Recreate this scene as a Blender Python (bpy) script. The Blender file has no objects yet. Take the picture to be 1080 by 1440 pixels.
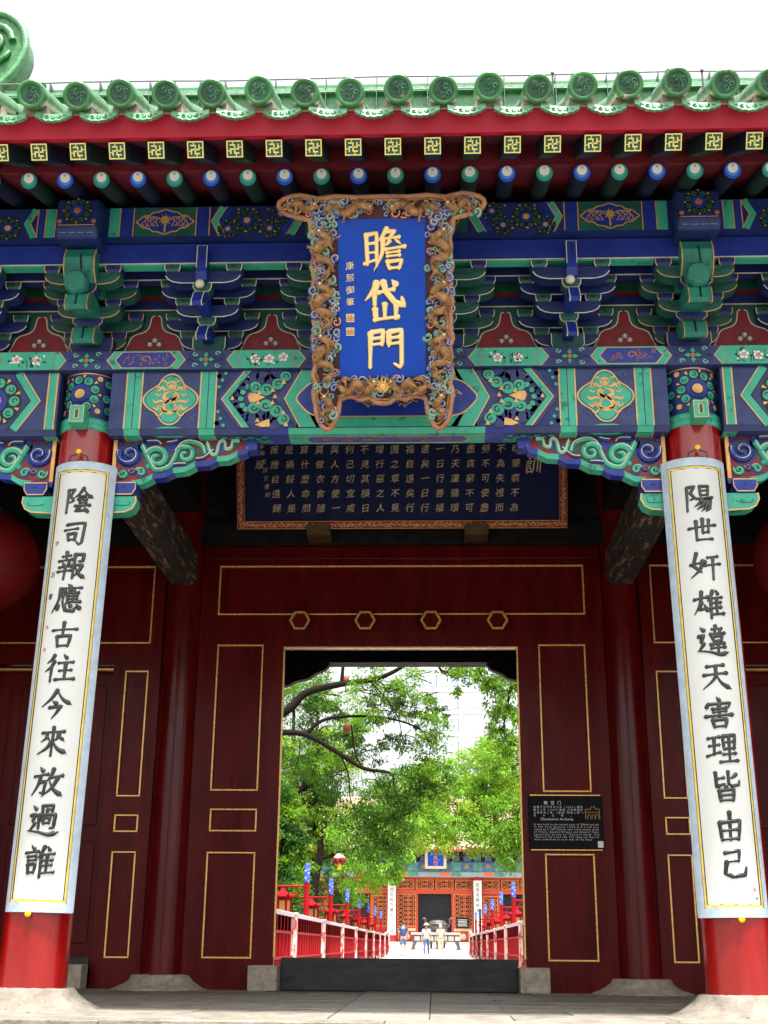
import bpy, math, random
import numpy as np
from mathutils import Vector, Matrix
from mathutils.geometry import tessellate_polygon
PI = math.pi
sc = bpy.context.scene
col = sc.collection
R = math.radians

# ------------------------------------------------------------------ camera, sky, sun, exposure
cd = bpy.data.cameras.new('camera'); cam = bpy.data.objects.new('camera', cd); col.objects.link(cam)
def cam_axes(t, yaw, roll):
    f = Vector((-math.sin(yaw)*math.cos(t), math.cos(yaw)*math.cos(t), math.sin(t)))
    r = Vector((math.cos(yaw), math.sin(yaw), 0)); u = r.cross(f)
    return math.cos(roll)*r+math.sin(roll)*u, -math.sin(roll)*r+math.cos(roll)*u, f
_r, _u, _f = cam_axes(.3333, .0408, .0086)
M3 = Matrix((_r, _u, -_f)).transposed()
cam.matrix_world = Matrix.Translation((.331, -8.6115, .4082)) @ M3.to_4x4()
cd.sensor_width = 36; cd.sensor_height = 36; cd.lens = 1758.93/1440*36; cd.clip_end = 3000; cd.clip_start = .05
sc.camera = cam
SUN_EL, SUN_AZ = R(71), R(180-18)          # azimuth from +Y (north) clockwise: sun behind the camera, a little to the right
w = bpy.data.worlds.new('World'); sc.world = w; w.use_nodes = True
nt = w.node_tree; bg = nt.nodes['Background']
sky = nt.nodes.new('ShaderNodeTexSky'); sky.sky_type = 'NISHITA'; sky.sun_disc = False
sky.sun_elevation = SUN_EL; sky.sun_rotation = SUN_AZ; sky.air_density = 1.0; sky.dust_density = 5.0; sky.ozone_density = .6
hsv = nt.nodes.new('ShaderNodeHueSaturation'); hsv.inputs['Saturation'].default_value = .10
nt.links.new(sky.outputs[0], hsv.inputs['Color']); nt.links.new(hsv.outputs[0], bg.inputs['Color'])
bg.inputs['Strength'].default_value = .15
sl = bpy.data.lights.new('sun', 'SUN'); sl.energy = 4.0; sl.angle = R(4); sl.color = (1, .96, .9)
so = bpy.data.objects.new('sun', sl); col.objects.link(so)
sd = Vector((math.sin(SUN_AZ)*math.cos(SUN_EL), math.cos(SUN_AZ)*math.cos(SUN_EL), math.sin(SUN_EL)))
so.rotation_euler = sd.to_track_quat('Z', 'Y').to_euler(); so.location = (6, -20, 30)
vs = sc.view_settings; vs.view_transform = 'Standard'; vs.look = 'None'; vs.gamma = 1; vs.exposure = 1.4
try: sc.display_settings.display_device = 'sRGB'
except Exception: pass
sc.cycles.max_bounces = 6; sc.cycles.transparent_max_bounces = 6

# ------------------------------------------------------------------ materials
MAT = {}
def mat(name, c, rough=.6, var=.25, scale=6., bump=.0, bscale=60., metal=0., coat=0., spec=.5, c2=None, stretch=(1, 1, 1), trans=None, rnd=0., wear=None, emis=None):
    m = bpy.data.materials.new(name); m.use_nodes = True; n = m.node_tree; L = n.links
    b = n.nodes['Principled BSDF']
    b.inputs['Roughness'].default_value = rough; b.inputs['Metallic'].default_value = metal
    b.inputs['Coat Weight'].default_value = coat; b.inputs['Coat Roughness'].default_value = .12
    b.inputs['Specular IOR Level'].default_value = spec
    tc = n.nodes.new('ShaderNodeTexCoord'); mp = n.nodes.new('ShaderNodeMapping'); mp.inputs['Scale'].default_value = stretch
    L.new(tc.outputs['Object'], mp.inputs[0])
    no = n.nodes.new('ShaderNodeTexNoise'); no.inputs['Scale'].default_value = scale; no.inputs['Detail'].default_value = 6; no.inputs['Roughness'].default_value = .62
    L.new(mp.outputs[0], no.inputs['Vector'])
    cr = n.nodes.new('ShaderNodeValToRGB')
    if c2 is None: c2 = tuple(min(1, x*(1+var)+.004*var) for x in c); lo = tuple(x*(1-var) for x in c)
    else: lo = c
    cr.color_ramp.elements[0].position = .3; cr.color_ramp.elements[1].position = .7
    cr.color_ramp.elements[0].color = (*lo, 1); cr.color_ramp.elements[1].color = (*c2, 1)
    L.new(no.outputs[0], cr.inputs[0]); out = cr.outputs[0]
    if rnd:
        o2 = n.nodes.new('ShaderNodeObjectInfo'); sc2 = n.nodes.new('ShaderNodeMath'); sc2.operation = 'MULTIPLY'; sc2.inputs[1].default_value = 37.
        L.new(o2.outputs['Random'], sc2.inputs[0]); L.new(sc2.outputs[0], mp.inputs['Location'])
        oi = n.nodes.new('ShaderNodeObjectInfo'); mr = n.nodes.new('ShaderNodeMapRange'); mr.inputs['To Min'].default_value = 1-rnd; mr.inputs['To Max'].default_value = 1+rnd
        L.new(oi.outputs['Random'], mr.inputs[0]); mx = n.nodes.new('ShaderNodeVectorMath'); mx.operation = 'SCALE'
        L.new(out, mx.inputs[0]); L.new(mr.outputs[0], mx.inputs['Scale']); out = mx.outputs[0]
    if wear:    # worn patches of another colour: (colour, threshold, scale)
        wn = n.nodes.new('ShaderNodeTexNoise'); wn.inputs['Scale'].default_value = wear[2]; wn.inputs['Detail'].default_value = 9; wn.inputs['Roughness'].default_value = .7
        L.new(mp.outputs[0], wn.inputs['Vector'])
        wr = n.nodes.new('ShaderNodeMapRange'); wr.inputs['From Min'].default_value = wear[1]; wr.inputs['From Max'].default_value = wear[1]+.05
        L.new(wn.outputs[0], wr.inputs[0]); mx = n.nodes.new('ShaderNodeMix'); mx.data_type = 'RGBA'
        L.new(wr.outputs[0], mx.inputs[0]); L.new(out, mx.inputs[6]); mx.inputs[7].default_value = (*wear[0], 1); out = mx.outputs[2]
    L.new(out, b.inputs['Base Color'])
    rr = n.nodes.new('ShaderNodeMapRange'); rr.inputs['From Min'].default_value = .3; rr.inputs['From Max'].default_value = .7; rr.inputs['To Min'].default_value = max(.05, rough-.07); rr.inputs['To Max'].default_value = min(1, rough+.12)
    rn = n.nodes.new('ShaderNodeTexNoise'); rn.inputs['Scale'].default_value = scale*2.3; rn.inputs['Detail'].default_value = 4; L.new(mp.outputs[0], rn.inputs['Vector']); L.new(rn.outputs[0], rr.inputs[0]); L.new(rr.outputs[0], b.inputs['Roughness'])
    if bump:
        bn = n.nodes.new('ShaderNodeTexNoise'); bn.inputs['Scale'].default_value = bscale; bn.inputs['Detail'].default_value = 5
        L.new(mp.outputs[0], bn.inputs['Vector']); bp = n.nodes.new('ShaderNodeBump'); bp.inputs['Strength'].default_value = bump; bp.inputs['Distance'].default_value = .01
        L.new(bn.outputs[0], bp.inputs['Height']); L.new(bp.outputs[0], b.inputs['Normal'])
    if trans:
        tr = n.nodes.new('ShaderNodeBsdfTranslucent'); ms = n.nodes.new('ShaderNodeMixShader'); ms.inputs[0].default_value = trans
        L.new(out, tr.inputs[0]); L.new(b.outputs[0], ms.inputs[1]); L.new(tr.outputs[0], ms.inputs[2])
        L.new(ms.outputs[0], n.nodes['Material Output'].inputs[0])
    if emis:
        b.inputs['Emission Color'].default_value = (*emis[0], 1); b.inputs['Emission Strength'].default_value = emis[1]
    MAT[name] = m; return m
dirt = (.05, .045, .035)
TEAL = mat('teal paint', (.038, .38, .25), .5, .18, 5, .25, 40, wear=((.015, .16, .12), .58, 9))
DTEAL = mat('deep green paint', (.006, .078, .060), .5, .35, 6, .2, 40)
LTEAL = mat('pale green paint', (.16, .50, .38), .5, .15, 8, .1, 40)
BLUE = mat('ultramarine paint', (.006, .025, .24), .45, .22, 5, .2, 40)
NOSE = mat('bracket nose green', (.014, .18, .13), .5, .3, 9, .25, 40, wear=((.01, .10, .07), .58, 8))
NAVY = mat('navy paint', (.020, .034, .13), .5, .22, 5, .2, 40)
DBLUE = mat('deep blue paint', (.004, .017, .115), .5, .3, 6, .2, 40)
SKYB = mat('sky blue paint', (.06, .19, .68), .45, .1, 8)
BLACK = mat('black line paint', (.006, .006, .01), .5, .3, 8)
GOLD = mat('gilt line', (.62, .36, .12), .38, .2, 14, .1, 60, metal=.25)
GOLDB = mat('bright gold leaf', (.70, .42, .12), .32, .12, 9, .15, 50, metal=.45)
PALEG = mat('pale outline paint', (.62, .60, .48), .5, .15, 10)
ORAN = mat('orange brown paint', (.36, .13, .04), .5, .25, 12)
WHITEP = mat('white paint', (.78, .76, .70), .5, .05, 8)
WPANEL = mat('white lacquer board', (.60, .62, .60), .35, .03, 3, .05, 20)
BORD = mat('weathered pale blue border', (.42, .52, .62), .55, .16, 12, .3, 40, wear=((.16, .2, .25), .66, 16))
YEL = mat('yellow line paint', (.72, .55, .10), .5, .25, 20, wear=((.3, .27, .2), .62, 25))
INK = mat('black lacquer ink', (.008, .009, .008), .22, .3, 8, coat=.4)
REDB = mat('crimson eave board', (.40, .004, .028), .5, .12, 2, .1, 30)
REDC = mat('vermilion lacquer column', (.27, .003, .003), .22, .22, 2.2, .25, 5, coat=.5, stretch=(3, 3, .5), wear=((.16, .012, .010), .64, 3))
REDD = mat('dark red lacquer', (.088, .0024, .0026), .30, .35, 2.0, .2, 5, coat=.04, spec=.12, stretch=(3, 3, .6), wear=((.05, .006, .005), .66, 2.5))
REDI = mat('glossy inner column lacquer', (.10, .0028, .003), .24, .35, 2.0, .12, 5, coat=.12, spec=.25, stretch=(3, 3, .6))
MAROON = mat('maroon eave soffit', (.15, .010, .022), .6, .25, 4, .15, 30)
REDP = mat('red panel paint', (.20, .008, .012), .5, .2, 6)
DARKW = mat('soot dark timber', (.009, .009, .008), .7, .5, 6, .5, 35, spec=.2, stretch=(1, 1, 1))
OLDW = mat('weathered bare timber', (.018, .016, .015), .75, .4, 5, .9, 40, c2=(.05, .042, .036), stretch=(6, 1, 6), wear=((.32, .21, .15), .54, 4))
STONE = mat('pale plinth stone', (.13, .11, .09), .9, .2, 7, 1., 28, c2=(.27, .24, .195), wear=((.05, .04, .03), .60, 10))
STONE2 = mat('brown pitted stone', (.24, .20, .155), .85, .3, 14, 1.0, 50, c2=(.48, .41, .31), wear=((.07, .055, .04), .62, 22))
PAVE = mat('grey floor slab', (.12, .105, .085), .7, .2, 5, .9, 30, c2=(.26, .235, .195), rnd=.16, wear=((.09, .085, .08), .68, 3))
PAVEL = mat('pale central floor slab', (.18, .165, .14), .7, .15, 5, .9, 30, c2=(.29, .27, .23), rnd=.08, wear=((.17, .16, .15), .66, 3))
GROUT = mat('dark joint mortar', (.04, .037, .033), .9, .3, 9)
GLAZE = mat('green glazed tile', (.035, .18, .05), .3, .4, 9, .35, 30, coat=.15, rnd=.15, wear=((.40, .36, .22), .63, 7))
GLAZEL = mat('pale worn green glaze', (.08, .26, .12), .4, .35, 12, .5, 35, coat=.05, rnd=.12, wear=((.38, .30, .22), .60, 14))
GLAZED = mat('dark green glaze relief', (.015, .09, .05), .35, .4, 20, .5, 60, rnd=.2, wear=((.42, .36, .22), .62, 9))
MORTAR = mat('white mortar bedding', (.32, .27, .23), .8, .15, 12, .6, 40, wear=((.3, .24, .2), .6, 12))
THRESH = mat('black painted threshold', (.018, .020, .019), .6, .6, 3, .3, 25, stretch=(1, 1, 3))
PBLUE = mat('cobalt plaque field', (.001, .055, .42), .4, .12, 3, .1, 20, spec=.25)
PNAVY = mat('navy inscription field', (.003, .008, .06), .5, .2, 3, .05, 20, spec=.15)
CARVE = mat('brown gilt carving', (.13, .055, .022), .45, .35, 26, .8, 60, c2=(.50, .27, .10), metal=.15, wear=((.06, .03, .02), .62, 30))
RIM = mat('worn red brown rim', (.30, .12, .06), .55, .3, 14, .5, 50, c2=(.46, .24, .13))
IRON = mat('dark iron', (.03, .03, .03), .5, .3, 10)
PLASTIC = mat('black sign enamel', (.006, .006, .007), .5, .2, 4, spec=.1)
LANT = mat('red silk lantern', (.22, .003, .004), .55, .25, 3, trans=.25)
WIRE = mat('grey wire', (.16, .16, .17), .5, .1, 10)

# ------------------------------------------------------------------ mesh builder
class MB:
    def __init__(s): s.v = []; s.f = []; s.m = []; s.s = []; s.mats = []
    def mi(s, m):
        if m not in s.mats: s.mats.append(m)
        return s.mats.index(m)
    def add(s, vs, fs, m, smooth=False):
        o = len(s.v); s.v.extend(tuple(v) for v in vs); k = s.mi(m)
        for f in fs: s.f.append(tuple(i+o for i in f)); s.m.append(k); s.s.append(smooth)
    def box(s, x0, x1, y0, y1, z0, z1, m):
        s.add([(x0,y0,z0),(x1,y0,z0),(x1,y1,z0),(x0,y1,z0),(x0,y0,z1),(x1,y0,z1),(x1,y1,z1),(x0,y1,z1)],
              [(3,2,1,0),(4,5,6,7),(0,1,5,4),(1,2,6,5),(2,3,7,6),(3,0,4,7)], m)
    def prism(s, pts, ax, a, b, m):       # 2D outline extruded along axis ax from a to b
        def P(p, t): return {'x': (t, p[0], p[1]), 'y': (p[0], t, p[1]), 'z': (p[0], p[1], t)}[ax]
        n = len(pts); ar = sum(pts[i][0]*pts[(i+1) % n][1]-pts[(i+1) % n][0]*pts[i][1] for i in range(n))
        if (ar < 0) != (ax == 'y'): pts = pts[::-1]
        tri = tessellate_polygon([[Vector((p[0], p[1], 0)) for p in pts]])
        vs = [P(p, a) for p in pts]+[P(p, b) for p in pts]
        fs = [(i, (i+1) % n, (i+1) % n+n, i+n) for i in range(n)]
        for t in tri:
            t = list(t); A = [pts[i] for i in t]
            c = (A[1][0]-A[0][0])*(A[2][1]-A[0][1])-(A[2][0]-A[0][0])*(A[1][1]-A[0][1])
            if (c > 0) == (ax == 'y'): t = t[::-1]
            fs.append(tuple(i+n for i in t)); fs.append(tuple(t[::-1]))
        s.add(vs, fs, m)
    def tube(s, path, rad, m, n=8, cap=True, smooth=True, sq=None):
        path = [Vector(p) for p in path]; N = len(path)
        if not hasattr(rad, '__len__'): rad = [rad]*N
        vs = []; up = None
        for i, p in enumerate(path):
            t = (path[min(i+1, N-1)]-path[max(i-1, 0)])
            t = t.normalized() if t.length > 1e-9 else Vector((0, 0, 1))
            if up is None: up = Vector((0, 0, 1)) if abs(t.z) < .9 else Vector((1, 0, 0))
            a = up-t*up.dot(t)
            a = a.normalized() if a.length > 1e-6 else t.orthogonal().normalized()
            up = a; b = t.cross(a)
            for k in range(n):
                w_ = 2*PI*k/n; vs.append(p+(a*math.cos(w_)+b*math.sin(w_)*(sq or 1))*rad[i])
        fs = [(i*n+k, i*n+(k+1) % n, (i+1)*n+(k+1) % n, (i+1)*n+k) for i in range(N-1) for k in range(n)]
        s.add(vs, fs, m, smooth)
        if cap: s.add(vs[:n], [tuple(range(n))[::-1]], m); s.add(vs[-n:], [tuple(range(n))], m)
    def lathe(s, prof, c, m, n=24, smooth=True, ax='z'):
        c = Vector(c); vs = []
        for r_, h in prof:
            for k in range(n):
                a = 2*PI*k/n
                if ax == 'z': vs.append(c+Vector((r_*math.cos(a), r_*math.sin(a), h)))
                else: vs.append(c+Vector((r_*math.cos(a), -h, r_*math.sin(a))))
        fs = [(i*n+k, i*n+(k+1) % n, (i+1)*n+(k+1) % n, (i+1)*n+k) for i in range(len(prof)-1) for k in range(n)]
        s.add(vs, fs, m, smooth)
        if prof[0][0] > 1e-6: s.add(vs[:n], [tuple(range(n))[::-1]], m)
        if prof[-1][0] > 1e-6: s.add(vs[-n:], [tuple(range(n))], m)
    def blob(s, c, r, m, n=8):
        if not hasattr(r, '__len__'): r = (r, r, r)
        c = Vector(c); vs = []; q = n//2
        for i in range(q+1):
            t = PI*i/q
            for k in range(n):
                a = 2*PI*k/n; vs.append((c.x+r[0]*math.sin(t)*math.cos(a), c.y+r[1]*math.sin(t)*math.sin(a), c.z+r[2]*math.cos(t)))
        s.add(vs, [(i*n+k, (i+1)*n+k, (i+1)*n+(k+1) % n, i*n+(k+1) % n) for i in range(q) for k in range(n)], m, True)
    def mesh(s, name):
        me = bpy.data.meshes.new(name); me.from_pydata(s.v, [], s.f)
        for m in s.mats: me.materials.append(m)
        me.polygons.foreach_set('material_index', s.m); me.polygons.foreach_set('use_smooth', s.s)
        me.update(); return me
    def build(s, name, parent=None, bev=0, kind=None, label=None):
        o = bpy.data.objects.new(name, s.mesh(name)); col.objects.link(o)
        if parent: o.parent = parent
        if bev:
            b = o.modifiers.new('bevel', 'BEVEL'); b.width = bev; b.segments = 2; b.limit_method = 'ANGLE'; b.angle_limit = R(40); b.harden_normals = False
        if kind: o['kind'] = kind
        if label: o['label'] = label
        return o
def thing(name, label, cat, loc=(0, 0, 0), rz=0, group=None):
    o = bpy.data.objects.new(name, None); col.objects.link(o); o.location = loc; o.rotation_euler = (0, 0, rz); o.empty_display_size = .2
    o['label'] = label; o['category'] = cat
    if group: o['group'] = group
    return o
def kids(o): return [c for c in bpy.data.objects if c.parent == o]
def copy_tree(o, parent=None, cache={}):
    if o.name not in cache: cache[o.name] = kids(o)
    c = o.copy(); col.objects.link(c); c.parent = parent
    for ch in cache[o.name]: copy_tree(ch, c)
    return c

# ------------------------------------------------------------------ 2D drawing on a surface: fm(a, b, h) -> point; h counts thin paint layers
def flat(y, L=.0015): return lambda a, b, h: Vector((a, y-h*L, b))
def under(z, L=.0015): return lambda a, b, h: Vector((a, b, z-h*L))
def cyl(cx, cy, rr, L=.0015): return lambda a, b, h: Vector((cx+(rr+h*L)*math.sin(a/rr), cy-(rr+h*L)*math.cos(a/rr), b))
class Draw:
    def __init__(s, mb, fm): s.mb = mb; s.fm = fm; s.fx = 1; s.ox = 0; s.oy = 0; s.k = 1; s.flipn = False
    def P(s, p, h): return s.fm(s.ox+s.fx*s.k*p[0], s.oy+s.k*p[1], h)
    def poly(s, pts, m, h=1):
        if len(pts) < 5 and len(pts) == 4: tri = [(0, 1, 2, 3)]
        else: tri = tessellate_polygon([[Vector((p[0], p[1], 0)) for p in pts]])
        s.mb.add([s.P(p, h) for p in pts], tri, m)
    def rect(s, a0, a1, b0, b1, m, h=1, n=1):
        for i in range(n):
            x0 = a0+(a1-a0)*i/n; x1 = a0+(a1-a0)*(i+1)/n
            s.mb.add([s.P(p, h) for p in ((x0, b0), (x1, b0), (x1, b1), (x0, b1))], [(0, 1, 2, 3)], m)
    def rib(s, pts, wd, m, h=2, closed=False):
        N = len(pts); vs = []
        if not hasattr(wd, '__len__'): wd = [wd]*N
        for i in range(N):
            p0 = pts[(i-1) % N] if closed or i else pts[0]; p1 = pts[(i+1) % N] if closed or i < N-1 else pts[-1]
            dx, dy = p1[0]-p0[0], p1[1]-p0[1]; l = math.hypot(dx, dy) or 1; nx, ny = -dy/l*wd[i]/2, dx/l*wd[i]/2
            vs += [s.P((pts[i][0]+nx, pts[i][1]+ny), h), s.P((pts[i][0]-nx, pts[i][1]-ny), h)]
        fs = [(2*i, 2*i+1, 2*i+3, 2*i+2) for i in range(N-1)]
        if closed: fs.append((2*N-2, 2*N-1, 1, 0))
        s.mb.add(vs, fs, m)
    def disc(s, c, r, m, h=1, n=14, sy=1): s.poly([(c[0]+r*math.cos(2*PI*k/n), c[1]+sy*r*math.sin(2*PI*k/n)) for k in range(n)], m, h)
    def ring(s, c, r, wd, m, h=2, n=16, sy=1): s.rib([(c[0]+r*math.cos(2*PI*k/n), c[1]+sy*r*math.sin(2*PI*k/n)) for k in range(n)], wd, m, h, True)
    def spiral(s, c, r, a0, turns, wd, m, h=3, d=1, n=16, r1=.15):
        pts = []; ws = []
        for i in range(n+1):
            t = i/n; rr = r*(1-t*(1-r1)); a = a0+d*turns*2*PI*t
            pts.append((c[0]+rr*math.cos(a), c[1]+rr*math.sin(a))); ws.append(wd*(1-.45*t))
        s.rib(pts, ws, m, h)
    def curl(s, c, r, a0, m, h=2, d=1):        # one cloud curl of the whirl flower: black edge, colour, dark spiral
        s.disc(c, r*1.16, BLACK, h, 12); s.disc(c, r, m, h+1, 12)
        s.spiral(c, r*.62, a0, .95, r*.26, BLACK, h+2, d, 9, .2)
    def flower(s, c, r, hh=2, cm=None, pm=None, n=9):
        s.disc(c, r*1.02, BLACK, hh, 18)
        for k in range(n):
            a = 2*PI*(k+.5)/n; s.curl((c[0]+r*.74*math.cos(a), c[1]+r*.74*math.sin(a)), r*.2, a, pm or TEAL, hh+1, 1 if k % 2 else -1)
            a += PI/n; s.poly([(c[0]+r*math.cos(a-.07), c[1]+r*math.sin(a-.07)), (c[0]+r*math.cos(a+.07), c[1]+r*math.sin(a+.07)), (c[0]+r*.8*math.cos(a), c[1]+r*.8*math.sin(a))], GOLD, hh+4)
        s.disc(c, r*.5, BLUE, hh+4, 14); s.disc(c, r*.25, cm or GOLD, hh+5, 10)
def cat(pts, n=5, closed=False):
    out = []; N = len(pts)
    rng = range(N) if closed else range(N-1)
    for i in rng:
        g = (lambda j: pts[j % N]) if closed else (lambda j: pts[max(0, min(N-1, j))])
        p0, p1, p2, p3 = g(i-1), g(i), g(i+1), g(i+2)
        for k in range(n):
            t = k/n; out.append(tuple(.5*((2*b)+(c-a)*t+(2*a-5*b+4*c-d)*t*t+(3*b-a-3*c+d)*t**3) for a, b, c, d in zip(p0, p1, p2, p3)))
    if not closed: out.append(tuple(pts[-1]))
    return out
def rnd(seed): return random.Random(seed)

# ------------------------------------------------------------------ brush writing. strokes: type + points on a 0-100 grid, y down
STR = {
'古': 'h8,34 92,27;v48,5 47,53;v28,55 33,88;l28,56 74,51 68,88;h33,87 68,84',
'今': 'p50,4 32,33 4,58;n50,7 70,34 97,49;d40,42 52,49;l28,62 68,56 60,66;p64,58 56,76 42,97',
'天': 'h22,21 78,15;h12,49 88,41;p50,18 47,58 10,93;n50,48 68,75 96,91',
'世': 'h4,45 96,31;v52,10 52,60;v73,13 71,58;v30,18 31,86;h31,85 82,81;h52,60 71,57',
'由': 'v50,3 50,88;l18,36 24,90;l18,37 84,30 77,88;h22,61 77,57;h25,87 76,84',
'己': 'l25,22 72,14 68,44;h30,48 68,44;l30,48 24,82 46,92 86,87 90,66',
'司': 'l20,24 82,15 78,86 68,94 60,84;h14,44 60,37;l27,57 31,80;l27,58 56,53 52,78;h31,78 53,75',
'放': 'd22,6 32,17;h4,32 50,24;p25,30 19,60 2,90;l25,50 44,46 40,84 30,82;p66,5 60,28 46,47;h58,36 95,27;p82,33 66,66 38,93;n56,48 72,74 98,91',
'來': 'h14,24 86,17;v50,3 50,97;p31,28 27,42 14,52;n31,36 40,48;p70,25 66,40 56,48;n70,34 86,48;p48,52 34,74 6,92;n52,50 70,74 97,86',
'往': 'p28,4 20,18 6,30;p30,25 20,44 2,58;v20,44 20,94;d60,4 70,16;h44,32 92,26;h48,57 88,52;v67,30 67,84;h36,88 98,82',
'陰': 'l10,14 36,10 22,34 36,52 22,58;v12,12 11,96;p66,5 54,26 38,42;n66,9 80,28 98,38;h54,36 74,33;l50,47 80,43 72,53;h56,60 78,57;h42,71 92,65;l62,71 46,90 84,86;d76,76 88,92',
'陽': 'l8,12 34,8 20,32 34,50 20,56;v10,10 9,96;l52,8 54,42;l52,9 82,6 79,40;h54,25 80,22;h54,41 79,38;h40,54 96,47;p58,54 48,70 34,80;l54,64 88,58 84,86 72,96;p68,64 58,78 42,90;p79,64 72,80 56,97',
'報': 'h16,19 46,15;v30,3 30,32;h4,35 54,29;d18,40 24,50;p42,38 38,48 33,54;h8,57 52,52;h4,72 54,67;v30,54 28,98;v61,10 59,96;l60,12 88,8 86,32 74,34;l60,50 88,45;p86,48 76,72 58,92;n66,56 78,78 99,90',
'應': 'd48,0 58,8;h22,15 92,9;p22,14 19,56 0,95;p38,20 34,34 24,44;v34,34 34,64;p56,16 52,28 44,38;v50,30 50,62;h50,30 86,26;h50,41 82,38;h50,51 82,48;h50,62 92,58;v67,18 67,60;d24,72 18,88;l40,70 46,90 74,92 78,80;d56,68 64,78;d82,68 94,82',
'過': 'l44,8 46,34;l44,9 76,5 74,32;l58,20 73,18;l58,20 58,34;v34,37 35,78;l34,38 86,33 84,74 74,76;l47,47 50,62;l47,47 70,44 68,60;h50,61 68,58;d14,10 24,20;l6,38 24,34 14,54 24,62 10,80;n4,84 38,88 72,95 99,86',
'誰': 'd22,2 32,12;h2,24 46,18;h12,36 40,32;h12,48 40,44;l13,60 17,86;l13,60 40,56 37,84;h17,84 37,81;p64,2 57,20 46,38;v56,24 56,96;d74,4 80,14;h56,29 94,24;h56,46 90,42;h56,63 90,58;h56,83 98,78;v75,26 75,81',
'奸': 'l22,6 10,50 36,72;p42,32 32,64 4,90;h0,46 50,36;h56,24 92,18;h46,50 100,42;v75,21 74,98',
'雄': 'h2,32 46,24;p26,4 20,46 2,80;l27,42 16,68 42,64;d36,52 46,72;p64,2 57,20 46,38;v56,24 56,96;d74,4 80,14;h56,29 94,24;h56,46 90,42;h56,63 90,58;h56,83 98,78;v75,26 75,81',
'違': 'h48,15 82,11;v62,2 58,28;v78,12 72,28;h42,30 92,25;l50,37 53,53;l50,37 82,33 79,51;h53,52 79,49;h42,64 90,59;l48,64 45,76;h44,77 92,72;v67,54 67,88;d14,10 24,20;l6,38 24,34 14,54 24,62 10,80;n4,84 38,88 72,96 99,88',
'害': 'd46,0 54,10;d14,18 10,32;l14,21 88,15 80,30;h28,35 74,31;h30,46 72,42;h6,60 94,53;v50,22 50,63;l28,70 33,94;l28,71 74,67 69,92;h33,93 69,90',
'理': 'h6,19 42,14;h8,43 40,39;h2,74 44,62;v24,16 23,69;l51,12 54,53;l51,13 92,8 88,50;h54,32 89,28;h54,51 88,48;v71,11 71,89;h50,70 92,66;h40,92 99,87',
'皆': 'l20,6 22,52 46,42;h22,28 44,24;p84,12 72,22 60,27;l58,4 58,42 68,50 92,46 94,34;p50,50 46,58 38,64;l28,63 31,95;l28,64 74,60 71,94;h31,79 71,76;h31,94 71,92',
'瞻': 'l7,16 10,86;l7,17 31,12 31,88;h9,38 31,35;h9,58 31,56;h4,84 33,74;p56,2 48,16 36,32;l52,10 74,8 62,22;h44,26 84,22;p46,28 44,60 26,97;p62,30 56,38 50,42;n74,28 86,38;h50,50 98,43;h56,59 86,55;h56,67 86,64;l57,77 61,95;l57,78 90,74 84,94;h61,94 84,92',
'岱': 'p30,4 24,22 4,46;v24,24 24,58;h34,28 72,19;l46,2 54,28 74,52 96,60 92,42;d70,2 78,12;v50,54 50,88;l26,66 28,92;h24,93 82,86;v78,60 76,91',
'門': 'v14,10 12,97;l14,11 44,6 42,42;h15,25 42,22;h15,41 42,38;l58,8 58,42;l58,9 90,4 90,88 86,97 72,88;h59,24 88,20;h59,40 88,36',
'中': 'v50,3 50,97;l18,30 22,62;l18,31 82,26 78,60;h22,60 78,57',
'石': 'h10,20 90,14;p48,18 38,50 6,84;l36,50 38,90;l36,51 80,46 76,88;h38,89 76,86',
'書': 'h26,14 74,10;l26,14 76,10 74,34;h6,24 94,19;h26,34 74,31;h20,44 80,40;v50,2 50,56;h4,57 96,51;l30,66 32,94;l30,66 72,63 70,92;h32,78 70,76;h32,93 70,91',
}
def stroke_pts(s):
    t = s[0]; P = [tuple(float(x) for x in q.split(',')) for q in s[1:].split()]
    if t in 'pn' and len(P) > 2: P = cat(P, 6)
    elif t == 'l':
        Q = []                                     # corners kept firm but softened
        for i, p in enumerate(P):
            if 0 < i < len(P)-1:
                a, b = P[i-1], P[i+1]
                for q in (a, p, b): pass
                la = math.dist(a, p); lb = math.dist(b, p); f = 4.
                Q += [(p[0]+(a[0]-p[0])*f/la, p[1]+(a[1]-p[1])*f/la), p, (p[0]+(b[0]-p[0])*f/lb, p[1]+(b[1]-p[1])*f/lb)]
            else: Q.append(p)
        P = Q
    out = []                                       # resample
    for i in range(len(P)-1):
        n = max(1, int(math.dist(P[i], P[i+1])/6))
        for k in range(n): out.append((P[i][0]+(P[i+1][0]-P[i][0])*k/n, P[i][1]+(P[i+1][1]-P[i][1])*k/n))
    out.append(P[-1]); return t, out
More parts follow.
